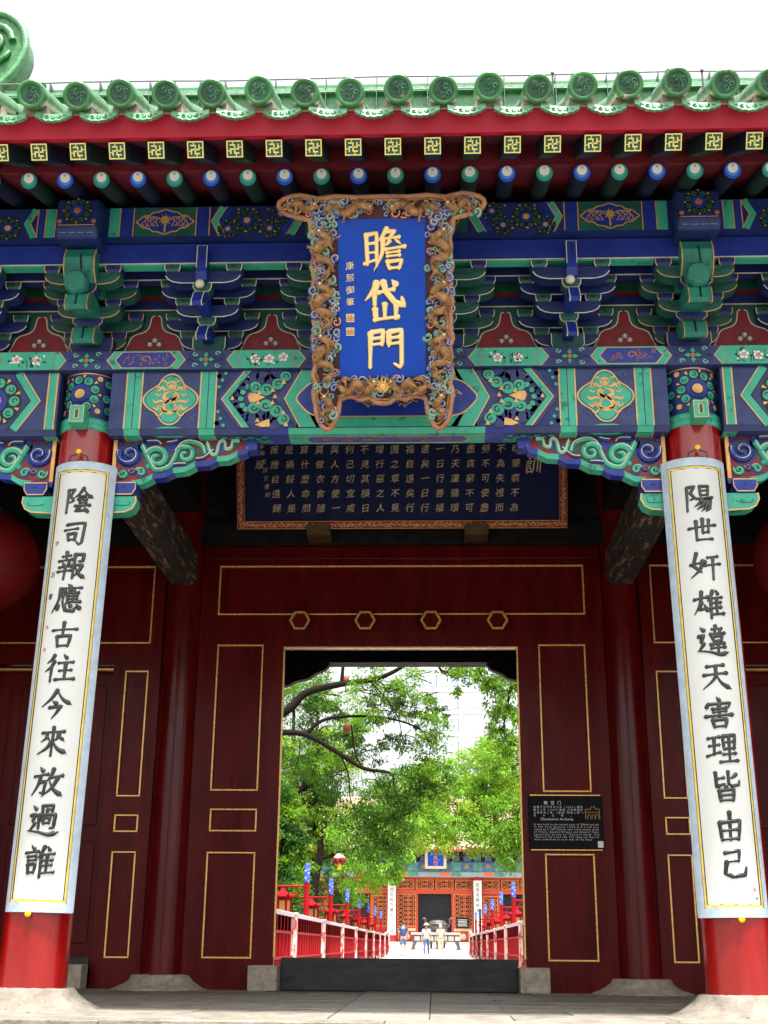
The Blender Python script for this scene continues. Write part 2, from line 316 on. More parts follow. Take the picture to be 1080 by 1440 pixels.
def brush(mb, fm, ch, cx, cy, size, m, W=8., depth=.004, h0=.001, seed=0, slant=0.):
    rg = rnd(seed*77+ord(ch))
    for si, s in enumerate(STR[ch].split(';')):
        t, P = stroke_pts(s); N = len(P); L = sum(math.dist(P[i], P[i+1]) for i in range(N-1)); acc = 0; vs = []
        jx, jy = rg.uniform(-1, 1), rg.uniform(-1, 1); wk = W*rg.uniform(.88, 1.12)
        ext = wk*.28
        sec = []
        for i, p in enumerate(P):
            if i: acc += math.dist(P[i-1], p)
            u = acc/L
            a = P[max(i-1, 0)]; b = P[min(i+1, N-1)]; d = math.dist(a, b) or 1; tx, ty = (b[0]-a[0])/d, (b[1]-a[1])/d
            if t == 'h': wd = .62+.42*math.exp(-(u/.12)**2)+.55*math.exp(-((1-u)/.13)**2)
            elif t == 'v': wd = .92+.35*math.exp(-(u/.12)**2)+.1*math.sin(u*PI*2)-.1*u
            elif t == 'l': wd = .95+.25*math.exp(-(u/.1)**2)-.35*max(0, u-.8)/.2
            elif t == 'p': wd = 1.25-.95*u**1.4
            elif t == 'n': wd = .45+1.15*u**1.5-(1.25*max(0, (u-.86)/.14)**1.3)
            else: wd = .5+1.2*u-.5*max(0, u-.8)/.2
            wd = max(.16, wd)*wk/2
            sec.append((p[0]+jx, p[1]+jy, tx, ty, wd))
        x, y, tx, ty, wd = sec[0]; sec.insert(0, (x-tx*ext, y-ty*ext, tx, ty, wd*.45))
        x, y, tx, ty, wd = sec[-1]; sec.append((x+tx*ext, y+ty*ext, tx, ty, wd*.35))
        hz = h0+si*.00025
        for x, y, tx, ty, wd in sec:
            for o, hh in ((-1, 0), (-.55, .8), (0, 1), (.55, .8), (1, 0)):
                X = x-ty*wd*o; Y = y+tx*wd*o
                X = X+slant*(50-Y)
                vs.append(fm(cx+(X-50)/100*size, cy-(Y-50)/100*size, (hz+depth*hh)/.0015 if hh else -1))
        n = len(sec); fs = [(i*5+k, i*5+k+1, i*5+6+k, i*5+5+k) for i in range(n-1) for k in range(4)]
        mb.add(vs, fs, m, True)
_tc = bpy.data.curves.new('glyph', 'FONT'); _to = bpy.data.objects.new('glyph', _tc); col.objects.link(_to); _G = {}
def glyph(ch, off=0.):
    if (ch, off) in _G: return _G[(ch, off)]
    _tc.body = ch; _tc.resolution_u = 2; _tc.offset = off; bpy.context.view_layer.update()
    me = bpy.data.meshes.new_from_object(_to.evaluated_get(bpy.context.evaluated_depsgraph_get()))
    r_ = ([tuple(v.co[:2]) for v in me.vertices], [tuple(p.vertices) for p in me.polygons]); bpy.data.meshes.remove(me)
    wd = max([v[0] for v in r_[0]] or [.3]); _G[(ch, off)] = (r_[0], r_[1], wd); return _G[(ch, off)]
def type_char(mb, fm, ch, x, y, size, m, h=1, off=0., shear=0., jit=None, rot=0.):
    vs, fs, wd = glyph(ch, off); out = []
    for vx, vy in vs:
        a = vx-.5; b = vy-.38
        if jit: a += .035*math.sin(b*9+jit)+shear*b; b += .10*a+.03*math.sin(a*8+jit*2)
        out.append(fm(x+a*size, y+b*size, h))
    mb.add(out, fs, m)
def type_line(mb, fm, txt, x, y, size, m, h=1, off=0., width=None):
    W = []; tot = 0
    for c in txt:
        w_ = .30 if c == ' ' else glyph(c, off)[2]+(.06 if ord(c) < 256 else .04); W.append(w_); tot += w_
    ex = 0
    if width: ex = (width/size-tot)/max(1, len(txt)-1)
    cx = x
    for c, w_ in zip(txt, W):
        if c != ' ':
            vs, fs, _ = glyph(c, off); mb.add([fm(cx+vx*size, y+vy*size, h) for vx, vy in vs], fs, m)
        cx += (w_+ex)*size
    return cx-x
# ================================================================== SETTING: ground, platform, floor
def struct(o): o['kind'] = 'structure'; return o
# ground sheet with a path that climbs gently towards the far hall
g = MB(); ys = [-400, -20, -1.3, -1.28, 9.5, 9.52, 30, 59, 66, 72, 76, 300, 1500]; zs = [-.16]*8+[.18, .42, .45, .45, .45]
xs = [-800, -60, -8, 0, 8, 60, 800]
g.add([(x, y, z) for y, z in zip(ys, zs) for x in xs], [(j*7+i, j*7+i+1, j*7+i+8, j*7+i+7) for j in range(12) for i in range(6)],
      mat('sunlit courtyard ground', (.13, .12, .10), .9, .2, 3, .4, 20, c2=(.20, .18, .155)))
struct(g.build('ground'))
def zc(y):
    for i in range(len(ys)-1):
        if ys[i] <= y <= ys[i+1]: return zs[i]+(zs[i+1]-zs[i])*(y-ys[i])/(ys[i+1]-ys[i])
    return zs[-1]
g = MB(); py = [9.6, 59, 66, 72, 73.6]
pm_ = mat('pale stone path', (.42, .38, .33), .85, .15, 2.5, .4, 20, c2=(.56, .52, .46))
for i in range(4): g.add([(x, y, zc(y)+.006) for y in (py[i], py[i+1]) for x in (-2.5 if i < 1 else -9, 2.6 if i < 1 else 9)], [(0, 1, 3, 2)], pm_)
struct(g.build('courtyard_path'))
# platform of the gate with separate paving stones
g = MB(); g.box(-6.6, 6.6, -1.12, 9.2, -.3, -.012, GROUT); gf = struct(g.build('gate_platform'))
def slab(name, x0, x1, y0, y1, m, cache={}):
    k = (round(x1-x0, 3), round(y1-y0, 3), m.name)
    if k not in cache:
        b = MB(); W_, D_ = (x1-x0)/2-.003, (y1-y0)/2-.003; c = .004
        vs = [(-W_, -D_, -.03), (W_, -D_, -.03), (W_, D_, -.03), (-W_, D_, -.03), (-W_, -D_, -c), (W_, -D_, -c), (W_, D_, -c), (-W_, D_, -c),
              (-W_+c, -D_+c, 0), (W_-c, -D_+c, 0), (W_-c, D_-c, 0), (-W_+c, D_-c, 0)]
        b.add(vs, [(0,1,5,4),(1,2,6,5),(2,3,7,6),(3,0,4,7),(4,5,9,8),(5,6,10,9),(6,7,11,10),(7,4,8,11),(8,9,10,11)], m); cache[k] = b.mesh(name)
    o = bpy.data.objects.new(name, cache[k]); col.objects.link(o); o.parent = gf
    rg = rnd(int(x0*991+y0*77)); o.location = ((x0+x1)/2, (y0+y1)/2, rg.uniform(-.004, .0015)); o.rotation_euler = (rg.uniform(-.002, .002), rg.uniform(-.002, .002), 0)
rows = [-.78+.62*i for i in range(8)]+[4.18+.8*i for i in range(5)]
for j in range(len(rows)-1):
    y0, y1 = rows[j], rows[j+1]
    slab('paving_stone', -.3, .3, y0, y1, PAVEL)
    for sgn in (-1, 1):
        x = .3
        first = .9 if j % 2 else .5
        while x < 6.3:
            x1 = min(6.45, x+(first if x == .3 else .95)); a, b = (x, x1) if sgn > 0 else (-x1, -x); slab('paving_stone', a, b, y0, y1, PAVE); x = x1
for i in range(-4, 4): slab('kerb_stone', i*1.6+.05, i*1.6+1.65, -1.14, -.785, PAVE)

# ================================================================== THE GATE
gate = thing('gate_hall', 'green tiled gate hall with painted beams, red columns and dark red panelled doorway', 'gate')
BX = [-5.55, -2.25, 2.25, 5.55]
# columns with stone plinths
def column(x, y, m, r0=.222, r1=.197, zt=4.46, painted=False, pl=STONE):
    b = MB(); b.lathe([(r0, .125), (r0*.995, 1.0), (r0*.97, 2.2), (r1*1.015, 3.3), (r1, 4.0), (r1, zt)], (x, y, 0), m, 40)
    c = b.build('column', gate)
    b = MB(); rg = rnd(int(x*10+y)); n = 48
    prof = [(.50, -.02), (.47, .004), (.41, .022), (.345, .055), (.305, .09), (.285, .118), (.272, .128), (.2, .132)]
    vs = []
    for i, (r_, h) in enumerate(prof):
        for k in range(n):
            a = 2*PI*k/n; j = 1+.018*math.sin(3*a+i+x)+.014*math.sin(7*a+2*i+y)+rg.uniform(-.008, .008); vs.append((x+r_*j*math.cos(a), y+r_*j*math.sin(a), h+rg.uniform(-.003, .003)))
    b.add(vs, [(i*n+k, i*n+(k+1) % n, (i+1)*n+(k+1) % n, (i+1)*n+k) for i in range(len(prof)-1) for k in range(n)], pl, True)
    b.build('plinth', c)
    if painted:
        b = MB(); f = cyl(x, y, r1+.0006); d = Draw(b, f)
        H = PI*r1*.98
        d.rect(-H, H, 4.075, 4.455, DBLUE, 1, 40); d.rect(-H, H, 4.435, 4.457, NAVY, 2, 40)
        d.rib([(-H+2*H*k/40, 4.43) for k in range(41)], .008, GOLD, 3)
        o_ = -.035 if x < 0 else .02
        d.flower((o_, 4.265), .155, 2)
        for s in (-1, 1):
            for q, (dx, dz) in enumerate([(.21, .1), (.2, -.02), (.22, -.11), (.29, .05), (.31, -.07)]): d.curl((o_+s*dx, 4.265+dz), .03, q, TEAL, 3, s)
            for dz in (.13, -.13): d.disc((o_+s*.14, 4.265+dz), .022, GOLD, 3, 8)
        b.build('painted_flower_pattern', c)
        b = MB(); b.lathe([(r1+.001, 3.985), (r1+.014, 3.99), (r1+.014, 4.03), (r1+.011, 4.033), (r1+.011, 4.037), (r1+.014, 4.04), (r1+.014, 4.075), (r1+.001, 4.08)], (x, y, 0), TEAL, 40)
        b.build('green_collar', c)
        b = MB(); b.box(x-.055, x+.055, y-.34, y-r1-.0, 3.975, 4.115, TEAL)
        bb = b.build('beam_end_peg', c, .006)
        b = MB(); d = Draw(b, flat(y-.3405)); d.rib([(x-.05, 3.982), (x+.05, 3.982), (x+.05, 4.108), (x-.05, 4.108)], .007, GOLD, 1, True); d.rib([(x-.015, 4.01), (x+.015, 4.01), (x+.015, 4.08), (x-.015, 4.08)], .008, GOLD, 1, True); d.rect(x-.011, x+.011, 4.014, 4.076, DTEAL, 1)
        b.build('peg_outline', c)
    return c
for x in BX:
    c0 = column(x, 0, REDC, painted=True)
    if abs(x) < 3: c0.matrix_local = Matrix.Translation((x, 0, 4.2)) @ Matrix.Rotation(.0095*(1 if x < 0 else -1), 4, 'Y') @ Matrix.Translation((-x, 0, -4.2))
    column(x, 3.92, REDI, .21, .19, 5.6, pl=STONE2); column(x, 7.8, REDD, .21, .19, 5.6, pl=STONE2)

# ---- front tie beam (painted) with its art
def q8(cx, cy): return (-1.3905+cx*.000882, 4.685-cy*.00096)
def quatre(c, w_, h_, n=10):
    base = [(0, h_), (.2*w_, .94*h_), (.36*w_, .77*h_), (.45*w_, .60*h_), (.61*w_, .47*h_), (.80*w_, .34*h_), (.95*w_, .17*h_), (w_, 0)]
    q = base+[(x, -y) for x, y in base[-2::-1]]; q += [(-x, y) for x, y in q[-2:0:-1]]
    return [(c[0]+x, c[1]+y) for x, y in cat(q, 3, True)]
def dragon(d, c, s, m, h=4, seed=0):
    rb = lambda pts, w_: d.rib(cat([(c[0]+x*s, c[1]+y*s) for x, y in pts], 5), [.95*w_*s*(1.1-.8*abs(2*k/(5*(len(pts)-1))-1)**2) for k in range(5*(len(pts)-1)+1)], m, h)
    rb([(-.12, .62), (-.2, .8), (0, .9), (.2, .8), (.12, .6), (0, .56), (-.12, .62)], .11)
    for sx in (-1, 1):
        rb([(sx*.1, .55), (sx*.3, .5), (sx*.42, .62), (sx*.62, .5), (sx*.6, .72), (sx*.72, .66)], .13); rb([(sx*.05, .4), (sx*.28, .3), (sx*.3, .1), (sx*.1, -.02), (sx*.25, -.2)], .16)
        rb([(sx*.22, -.15), (sx*.45, -.05), (sx*.7, -.12), (sx*.82, .02)], .11); rb([(sx*.1, -.6), (sx*.34, -.55), (sx*.5, -.32), (sx*.62, -.5), (sx*.8, -.36)], .12)
        rb([(sx*.2, .8), (sx*.35, .98), (sx*.45, .9)], .06); rb([(sx*.3, -.62), (sx*.5, -.8), (sx*.66, -.72)], .08)
        rb([(sx*.45, .3), (sx*.6, .22), (sx*.75, .34)], .06)
    rb([(0, .45), (.22, .1), (-.2, -.15), (-.3, -.45), (0, -.66), (.3, -.45), (.18, -.2)], .2)
    d.disc((c[0], c[1]+.68*s), .12*s, m, h+1, 8); d.disc((c[0], c[1]+.05*s), .07*s, REDP, h+1, 8)
def xuan(d):          # whirl-flower field between two chevrons, from the beam's own layout
    q = q8
    for cx, cy, r_ in [(470,390,42),(565,412,46),(660,365,42),(722,300,38),(465,565,42),(565,545,46),(655,592,44),(718,662,42)]:
        d.curl(q(cx, cy), r_*.00108, cx, TEAL, 5, 1 if cy < 480 else -1)
    for cx, cy in [(405,388),(368,432),(352,487),(366,543),(398,574)]: d.disc(q(cx, cy), .026, BLACK, 5, 8); d.disc(q(cx, cy), .021, TEAL, 6, 8)
    for cx, cy in [(300,440),(280,500),(310,570),(370,640),(455,650),(540,620),(600,640),(640,690),(360,335),(440,290),(530,300),(600,330),(650,280),(345,400),(330,615)]:
        d.disc(q(cx, cy), .058, BLACK, 3, 12); d.disc(q(cx, cy), .053, NAVY, 4, 12); d.spiral(q(cx, cy), .03, cx, .9, .010, BLUE, 5, 1, 8)
    d.poly([q(410,470),q(425,437),q(470,440),q(560,475),q(470,515),q(430,520)], GOLD, 6)
    d.poly([q(480,705),q(560,668),q(600,660),q(605,720),q(540,725)], GOLD, 6)
    for cx, cy in [(395,295),(310,368),(280,480),(305,600),(640,470),(505,437),(500,520),(620,415),(620,522),(710,350),(715,605),(500,668),(345,700),(740,705)]:
        d.poly([q(cx-20, cy+16), q(cx+20, cy+14), q(cx, cy-22)], GOLD, 7)
def chev(d, xt, w_, zt, zm, zb, dx, m, h, edge=True, wavy=True):
    # '<' shaped band: tip at (xt, zm), arms lean right by dx
    L = [(xt+dx, zt), (xt+dx*.55, zm+(zt-zm)*.55), (xt, zm), (xt+dx*.55, zm+(zb-zm)*.55), (xt+dx, zb)]
    d.poly(L+[(x+w_, z) for x, z in L[::-1]], m, h)
    if edge: d.rib(L, .008, GOLD, h+1)
INCB = mat('pale incised blue', (.07, .10, .32), .5, .2, 20)
def beam_half(d, z0=3.985, z1=4.443):
    zm = (z0+z1)/2
    d.rect(-2.05, -.0, z0, z1, NAVY, 1)
    for a, b, m in [(-2.055, -1.945, NAVY), (-1.94, -1.822, TEAL), (-1.385, -1.268, TEAL)]:
        d.rect(a, b, z0, z1, m, 2)
        if m is TEAL:
            for t in (0, 1): d.rib([(a if t == 0 else b, z0), (a if t == 0 else b, z1)], .010, GOLD, 3)
            d.rib([((a+b)/2, z0), ((a+b)/2, z1)], .005, BLACK, 3)
    # dragon medallion on scrolled blue ground
    cx = -1.603; rg = rnd(5)
    for i in range(26):
        x = cx+rg.uniform(-.19, .19); z = rg.uniform(z0+.03, z1-.03); d.spiral((x, z), rg.uniform(.02, .04), rg.uniform(0, 6), .8, .005, INCB, 3, rg.choice((-1, 1)), 8)
    P = quatre((cx, zm+.005), .205, .205); d.poly(P, TEAL, 4); d.rib(P, .010, GOLD, 5, True); d.rib(quatre((cx, zm+.005), .19, .19), .004, BLACK, 5, True)
    for i in range(8): d.spiral((cx+rg.uniform(-.11, .11), zm+rg.uniform(-.1, .1)), .022, rg.uniform(0, 6), .8, .004, LTEAL, 5, 1, 7)
    dragon(d, (cx, zm), .16, GOLD, 6)
    # bottom swell of the next motif
    d.poly([(cx-.1, z0), (cx+.1, z0), (cx+.05, z0+.012), (cx-.05, z0+.012)], TEAL, 4)
    # strips and chevrons
    d.rect(-1.262, -.66, z0, z1, DBLUE, 2); xuan(d)
    chev(d, -1.262, .05, z1, zm, z0, .17, NAVY, 8, False); chev(d, -1.222, .05, z1, zm, z0, .165, TEAL, 9); chev(d, -1.172, .007, z1, zm, z0, .165, BLACK, 10, False)
    for s in (-1, 1):
        for k in range(3): d.disc((-1.245+.022*k, zm+s*(.10+.055*k)), .014, TEAL, 7, 7); d.disc((-1.25, zm+s*.19), .018, GOLD, 7, 7)
    chev(d, -.82, .19, z1, zm, z0, .16, NAVY, 8, False); chev(d, -.754, .12, z1, zm, z0, .12, TEAL, 9); d.rect(-.66, 0, z0, z1, TEAL, 8)
    # central lobed field, gold outlined
    P = [(0, zm+.15), (-.46, zm+.15), (-.55, zm+.13), (-.62, zm+.07), (-.665, zm), (-.62, zm-.07), (-.55, zm-.13), (-.46, zm-.15), (0, zm-.15)]
    P = P[:1]+cat(P[1:8], 4)+P[8:]; d.poly(P, BLUE, 10); d.rib(P, .010, GOLD, 11)
    for i in range(16):
        x = rg.uniform(-.56, -.05); z = zm+rg.uniform(-.1, .1); a = rg.uniform(0, 3)
        d.rib(cat([(x, z), (x+.03*math.cos(a), z+.02), (x+.05*math.cos(a+1), z-.01), (x+.07*math.cos(a), z+.02)], 3), .011, GOLDB, 11)
def tie_beam(x0, x1, nm='painted_tie_beam'):
    b = MB(); pts = [(-.155, 3.945), (-.183, 3.985), (-.183, 4.445), (.03, 4.445), (.03, 3.945)]
    b.prism(pts, 'x', x0, x1, NAVY); return b.build(nm, gate)
tb = tie_beam(-2.055, 2.055)
b = MB(); d = Draw(b, flat(-.1835)); beam_half(d); d.fx = -1; beam_half(d); b.build('painted_beam_pattern', tb)
b = MB(); d = Draw(b, under(3.9445))       # underside strip: same bands, flowers in the middle
sl_ = Draw(b, lambda a, t, h: Vector((a, -.183+.028*t-.0008*h, 3.985-.04*t-.0011*h)))
for fx in (1, -1):
    d.fx = sl_.fx = fx
    for dd, u0, u1 in ((d, -.155, .028), (sl_, 0, 1)):
        dd.rect(-2.05, 0, u0, u1, NAVY, 1)
        for a, e in ((-1.94, -1.822), (-1.385, -1.268)):
            dd.rect(a, e, u0, u1, TEAL, 2)
            if dd is d: dd.rib([(a, u0), (a, u1)], .010, GOLD, 3); dd.rib([(e, u0), (e, u1)], .010, GOLD, 3)
        dd.rect(-.72, 0, u0, u1, TEAL, 2); dd.rect(-.93, -.72, u0, u1, BLUE, 2)
    d.poly([(-.6, -.06), (-.56, -.12), (0, -.12), (0, -.0), (-.56, -.0)], BLUE, 3); d.rib([(0, -.12), (-.56, -.12), (-.6, -.06), (-.56, -.0), (0, -.0)], .009, GOLD, 4)
    rg = rnd(9)
    for i in range(22): x = rg.uniform(-.52, -.02); d.spiral((x, -.06+rg.uniform(-.035, .035)), .02, rg.uniform(0, 6), .8, .008, ORAN, 4, 1, 7)
    for i in range(7):
        x = -1.2+i*.05; d.curl((x, -.11+.03*(i % 2)), .024, i, TEAL, 3)
        d.curl((x+.02, -.03), .03, i, TEAL, 3)
    for x in (-1.6,): d.poly([(-1.72, -.155), (-1.48, -.155), (-1.52, -.12), (-1.68, -.12)], TEAL, 3)
b.build('painted_underside_pattern', tb)
def side_art(d):      # side bay beams beyond the columns; local a measured outwards from the column
    z0, z1 = 3.985, 4.443; zm = 4.214
    d.rect(0, 2.9, z0, z1, NAVY, 1)
    for a in (.02, 2.6, 1.35): d.rect(a, a+.065, z0, z1, TEAL, 2); d.rib([(a, z0), (a, z1)], .01, GOLD, 3); d.rib([(a+.065, z0), (a+.065, z1)], .01, GOLD, 3)
    for c0, sg in ((.17, 1), (1.26, -1), (1.5, 1), (2.55, -1)):
        L = [(c0+sg*.15, z1), (c0, zm), (c0+sg*.15, z0)]; d.rib(L, .07, TEAL, 4); d.rib([(x-sg*.035, z) for x, z in L], .008, GOLD, 5); d.rib([(x+sg*.04, z) for x, z in L], .008, BLACK, 5)
    for c0 in (.48, .94, 1.80, 2.25): d.flower((c0, zm), .2, 3)
for s in (-1, 1):
    sb = tie_beam(*sorted((s*2.445, s*5.35)))
    b = MB(); d = Draw(b, flat(-.1835)); d.fx = s; d.ox = s*2.445; side_art(d); b.build('painted_beam_pattern', sb)
    b = MB(); d = Draw(b, under(3.9445)); d.fx = s; d.ox = s*2.445; d.rect(0, .1, -.155, .028, TEAL, 1); d.rect(.1, 2.9, -.155, .028, NAVY, 1); b.build('painted_underside_pattern', sb)
# ---- plate above the tie beam with cartouches
b = MB(); b.box(-5.8, 5.8, -.225, .225, 4.447, 4.60, NAVY); pb = b.build('plate_beam', gate)
b = MB(); d = Draw(b, flat(-.2255)); z0, z1 = 4.45, 4.597; zm = (z0+z1)/2
def blossom(d, c, r, h):
    for k in range(5):
        a = 2*PI*k/5+.3; d.disc((c[0]+r*.6*math.cos(a), c[1]+r*.6*math.sin(a)), r*.5, WHITEP, h, 9)
    d.disc(c, r*.32, mat_pink, h+1, 8); d.disc(c, r*.12, GOLD, h+2, 6)
mat_pink = mat('pink blossom heart', (.62, .28, .24), .5, .2, 20)
for k in range(-6, 7):
    c = k*.9; hw = .29
    oct_ = lambda hw, e, g_=0: [(c-hw, zm), (c-hw+e, z1-g_), (c+hw-e, z1-g_), (c+hw, zm), (c+hw-e, z0+g_), (c-hw+e, z0+g_)]
    d.poly(oct_(hw+.008, .055), GOLD, 1); d.poly(oct_(hw, .055), TEAL, 2)
    rg = rnd(k+40)
    if k % 2 == 0:
        P = quatre((c, zm), .225, .068); d.poly(oct_(.235, .05, .008), GOLD, 3); d.poly(oct_(.227, .05, .012), BLUE, 4)
        for i in range(22): x = c+rg.uniform(-.17, .17); d.spiral((x, zm+rg.uniform(-.04, .04)), rg.uniform(.012, .022), rg.uniform(0, 6), .85, .006, ORAN, 5, rg.choice((1, -1)), 7)
        d.spiral((c, zm), .035, 0, 1, .012, ORAN, 6)
    else:
        d.rib(cat([(c-.2, z1), (c-.215, zm+.03), (c-.19, zm), (c-.215, zm-.04), (c-.2, z0)], 3), .006, ORAN, 3); d.rib(cat([(c+.2, z1), (c+.215, zm+.03), (c+.19, zm), (c+.215, zm-.04), (c+.2, z0)], 3), .006, ORAN, 3)
        for i in range(7): x = c+rg.uniform(-.13, .13); a = rg.uniform(-.6, .6); d.rib(cat([(x, z0+.02), (x+.03*a, zm), (x+.12*a, z1-.03)], 4), [.010*(1-t/9) for t in range(9)], DTEAL, 3)
        for i in range(7): d.poly([(lambda a, x, z: (x+.028*math.cos(a)*u-.01*math.sin(a)*v, z+.028*math.sin(a)*u+.01*math.cos(a)*v))(1.1*i, c-.15+.045*i, zm+.03*math.sin(i*2)) for u, v in ((0, 0), (.5, 1), (1, 0), (.5, -1))], BLACK, 4)
        for i in range(2 if k % 4 == 1 else 3): blossom(d, (c-.08+.15*i*(.7 if k % 4 != 1 else 1), zm+rg.uniform(-.015, .02)), .034, 5)
        for i in range(6): d.disc((c+rg.uniform(-.14, .14), zm+rg.uniform(-.04, .04)), .009, WHITEP, 5, 6)
    # between cartouches: small four-petal flower and corner curls
    e = c+.45
    for t in range(4):
        a = PI/2*t; d.poly([(e+.012*math.cos(a), zm+.012*math.sin(a)), (e+.035*math.cos(a)-.018*math.sin(a), zm+.035*math.sin(a)+.018*math.cos(a)), (e+.062*math.cos(a), zm+.062*math.sin(a)), (e+.035*math.cos(a)+.018*math.sin(a), zm+.035*math.sin(a)-.018*math.cos(a))], TEAL, 3)
    d.disc((e, zm), .024, BLACK, 3, 10); d.disc((e, zm), .020, ORAN, 4, 10)
    for sx in (-1, 1):
        for sz in (-1, 1):
            d.spiral((e+sx*.085, zm+sz*.048), .022, 0, 1, .010, LTEAL, 3, sx*sz, 9); d.spiral((e+sx*.125, zm+sz*.03), .022, 2, 1, .008, BLUE, 3, sx*sz, 9)
            d.rib([(e+sx*.03, zm+sz*.02), (e+sx*.14, zm)], .005, BLACK, 2)
b.build('painted_cartouche_pattern', pb)
# ---- carved corner brackets (queti) beside each column
def queti(x, s):     # s=+1: extends to +x from the column face at x
    prof = [(0, 3.985), (1.02, 3.985), (1.06, 3.965), (1.0, 3.855), (.93, 3.835), (.86, 3.80), (.78, 3.795), (.72, 3.76), (.62, 3.755), (.55, 3.715), (.46, 3.705), (.40, 3.67), (.31, 3.66), (.24, 3.62), (.16, 3.61), (0, 3.60)]
    P = [(x+s*a, z) for a, z in prof]
    b = MB(); b.prism(P, 'y', -.055, .055, REDP); br = b.build('carved_corner_bracket', gate)
    b = MB(); L = [p for p in prof[2:]]                                       # gilt scalloped lower edge, blue/green soffit scallops
    for (a0, za), (a1, za1) in zip(L[:-1], L[1:]):
        b.tube([(x+s*a0, -.06, za+.008), (x+s*(a0+a1)/2, -.062, (za+za1)/2-.004), (x+s*a1, -.06, za1+.008)], .014, GOLD, 6)
    for i in range(0, len(L)-1):
        (a0, za), (a1, za1) = L[i], L[i+1]; m = (BLUE, TEAL)[(i//2) % 2]
        b.add([(x+s*a0, -.075, za-.006), (x+s*a1, -.075, za1-.006), (x+s*a1, .06, za1-.014), (x+s*a0, .06, za-.014)], [(0, 1, 2, 3)], m)
        b.add([(x+s*a0, -.077, za+.012), (x+s*a1, -.077, za1+.012), (x+s*a1, -.077, za1-.03), (x+s*a0, -.077, za-.03)], [(0, 1, 2, 3)], m)
    b.box(*sorted((x+s*.985, x+s*1.075)), -.072, .06, 3.86, 3.983, BLUE)
    b.build('scalloped_edge', br)
    b = MB(); b.box(*sorted((x, x+s*1.0)), -.07, -.055, 3.958, 3.988, GOLD); b.box(*sorted((x, x+s*.03)), -.069, -.055, 3.60, 3.9575, GOLD); b.build('gilt_frame', br, .004)
    b = MB()
    def sp(cx, cz, r, m, dr, m2=PALEG, turns=1.3):
        pts = []; ws = []
        for i in range(26):
            t = i/25; rr = r*(1-.85*t); a = dr*turns*2*PI*t+PI*.9; pts.append((x+s*(cx+rr*math.cos(a)), -.062, cz+rr*math.sin(a))); ws.append(.030*r/.09*(1-.55*t))
        b.tube(pts, ws, m, 7); b.tube([(p[0]-s*.008, p[1]-ws[i]*.75, p[2]+.006) for i, p in enumerate(pts)], [w_*.22 for w_ in ws], m2, 5)
    for cx, cz, r_, m in [(.13, 3.83, .105, NAVY), (.335, 3.80, .10, DTEAL), (.545, 3.83, .085, DTEAL), (.24, 3.90, .06, NAVY), (.44, 3.89, .05, BLUE), (.44, 3.76, .04, NAVY), (.68, 3.87, .055, DTEAL), (.79, 3.88, .05, NAVY), (.90, 3.91, .035, DTEAL), (.09, 3.68, .045, DTEAL), (.22, 3.69, .045, NAVY), (.62, 3.94, .03, NAVY)]: b.add([(x+s*(cx+r_*math.cos(a*PI/6)), -.0565-.001*(cx > .3)-.0007*(r_ < .06), cz+r_*math.sin(a*PI/6)) for a in range(12)], [tuple(range(12))], m)
    def wave(pts, wd, m):
        Q = cat(pts, 5); b.tube([(x+s*p[0], -.058, p[1]) for p in Q], [wd*(1-.4*i/len(Q)) for i in range(len(Q))], m, 7); b.tube([(x+s*p[0], -.058-wd*.8, p[1]+.008) for p in Q], .005, PALEG, 5)
    sp(.13, 3.83, .085, BLUE, 1); sp(.335, 3.80, .088, TEAL, -1); sp(.545, 3.825, .075, TEAL, -1); sp(.09, 3.68, .038, TEAL, 1); sp(.22, 3.69, .035, TEAL, -1); sp(.16, 3.70, .025, BLUE, 1)
    wave([(.22, 3.90), (.27, 3.80), (.33, 3.71), (.42, 3.73), (.46, 3.80), (.50, 3.9), (.57, 3.93), (.66, 3.90), (.69, 3.83)], .026, TEAL)
    wave([(.70, 3.92), (.73, 3.84), (.77, 3.83), (.79, 3.92), (.83, 3.93), (.84, 3.87), (.88, 3.88), (.89, 3.93), (.94, 3.93)], .017, LTEAL)
    wave([(.40, 3.92), (.46, 3.93), (.5, 3.95)], .016, BLUE); wave([(.62, 3.79), (.68, 3.80), (.75, 3.86)], .014, NAVY); wave([(.25, 3.93), (.33, 3.93), (.36, 3.90)], .018, BLUE); wave([(.40, 3.73), (.48, 3.75), (.55, 3.75)], .013, BLUE)
    for cx, cz, m in [(.27, 3.74, TEAL), (.05, 3.92, BLUE), (.21, 3.94, BLUE), (.46, 3.76, BLUE), (.62, 3.93, BLUE)]: b.blob((x+s*cx, -.055, cz), (.025, .02, .022), m)
    b.build('scroll_carving', br)
    b = MB(); b.prism([(x+s*.025, 3.60), (x+s*.20, 3.60), (x+s*.20, 3.545), (x+s*.175, 3.50), (x+s*.05, 3.50), (x+s*.025, 3.545)], 'y', -.10, .06, BLUE)
    d = Draw(b, flat(-.1005)); d.rib([(x+s*.03, 3.596), (x+s*.196, 3.596), (x+s*.196, 3.545), (x+s*.172, 3.505), (x+s*.053, 3.505), (x+s*.03, 3.545)], .009, GOLD, 1, True); d.rect(*sorted((x+s*.10, x+s*.125)), 3.555, 3.565, BLACK, 1)
    b.build('support_block', br)
    b = MB(); P = [(x-s*.03, 3.495), (x+s*.20, 3.495), (x+s*.205, 3.45), (x+s*.18, 3.40), (x+s*.13, 3.375), (x-s*.03, 3.365)]
    b.prism(P, 'y', -.085, .05, TEAL); d = Draw(b, flat(-.0855)); d.rib([(px, pz) for px, pz in P[1:]], .011, GOLD, 1); d.rib(cat([(x+s*.04, 3.44), (x+s*.07, 3.425), (x+s*.15, 3.425), (x+s*.16, 3.45)], 3), .005, BLACK, 1)
    b.build('support_arm', br)
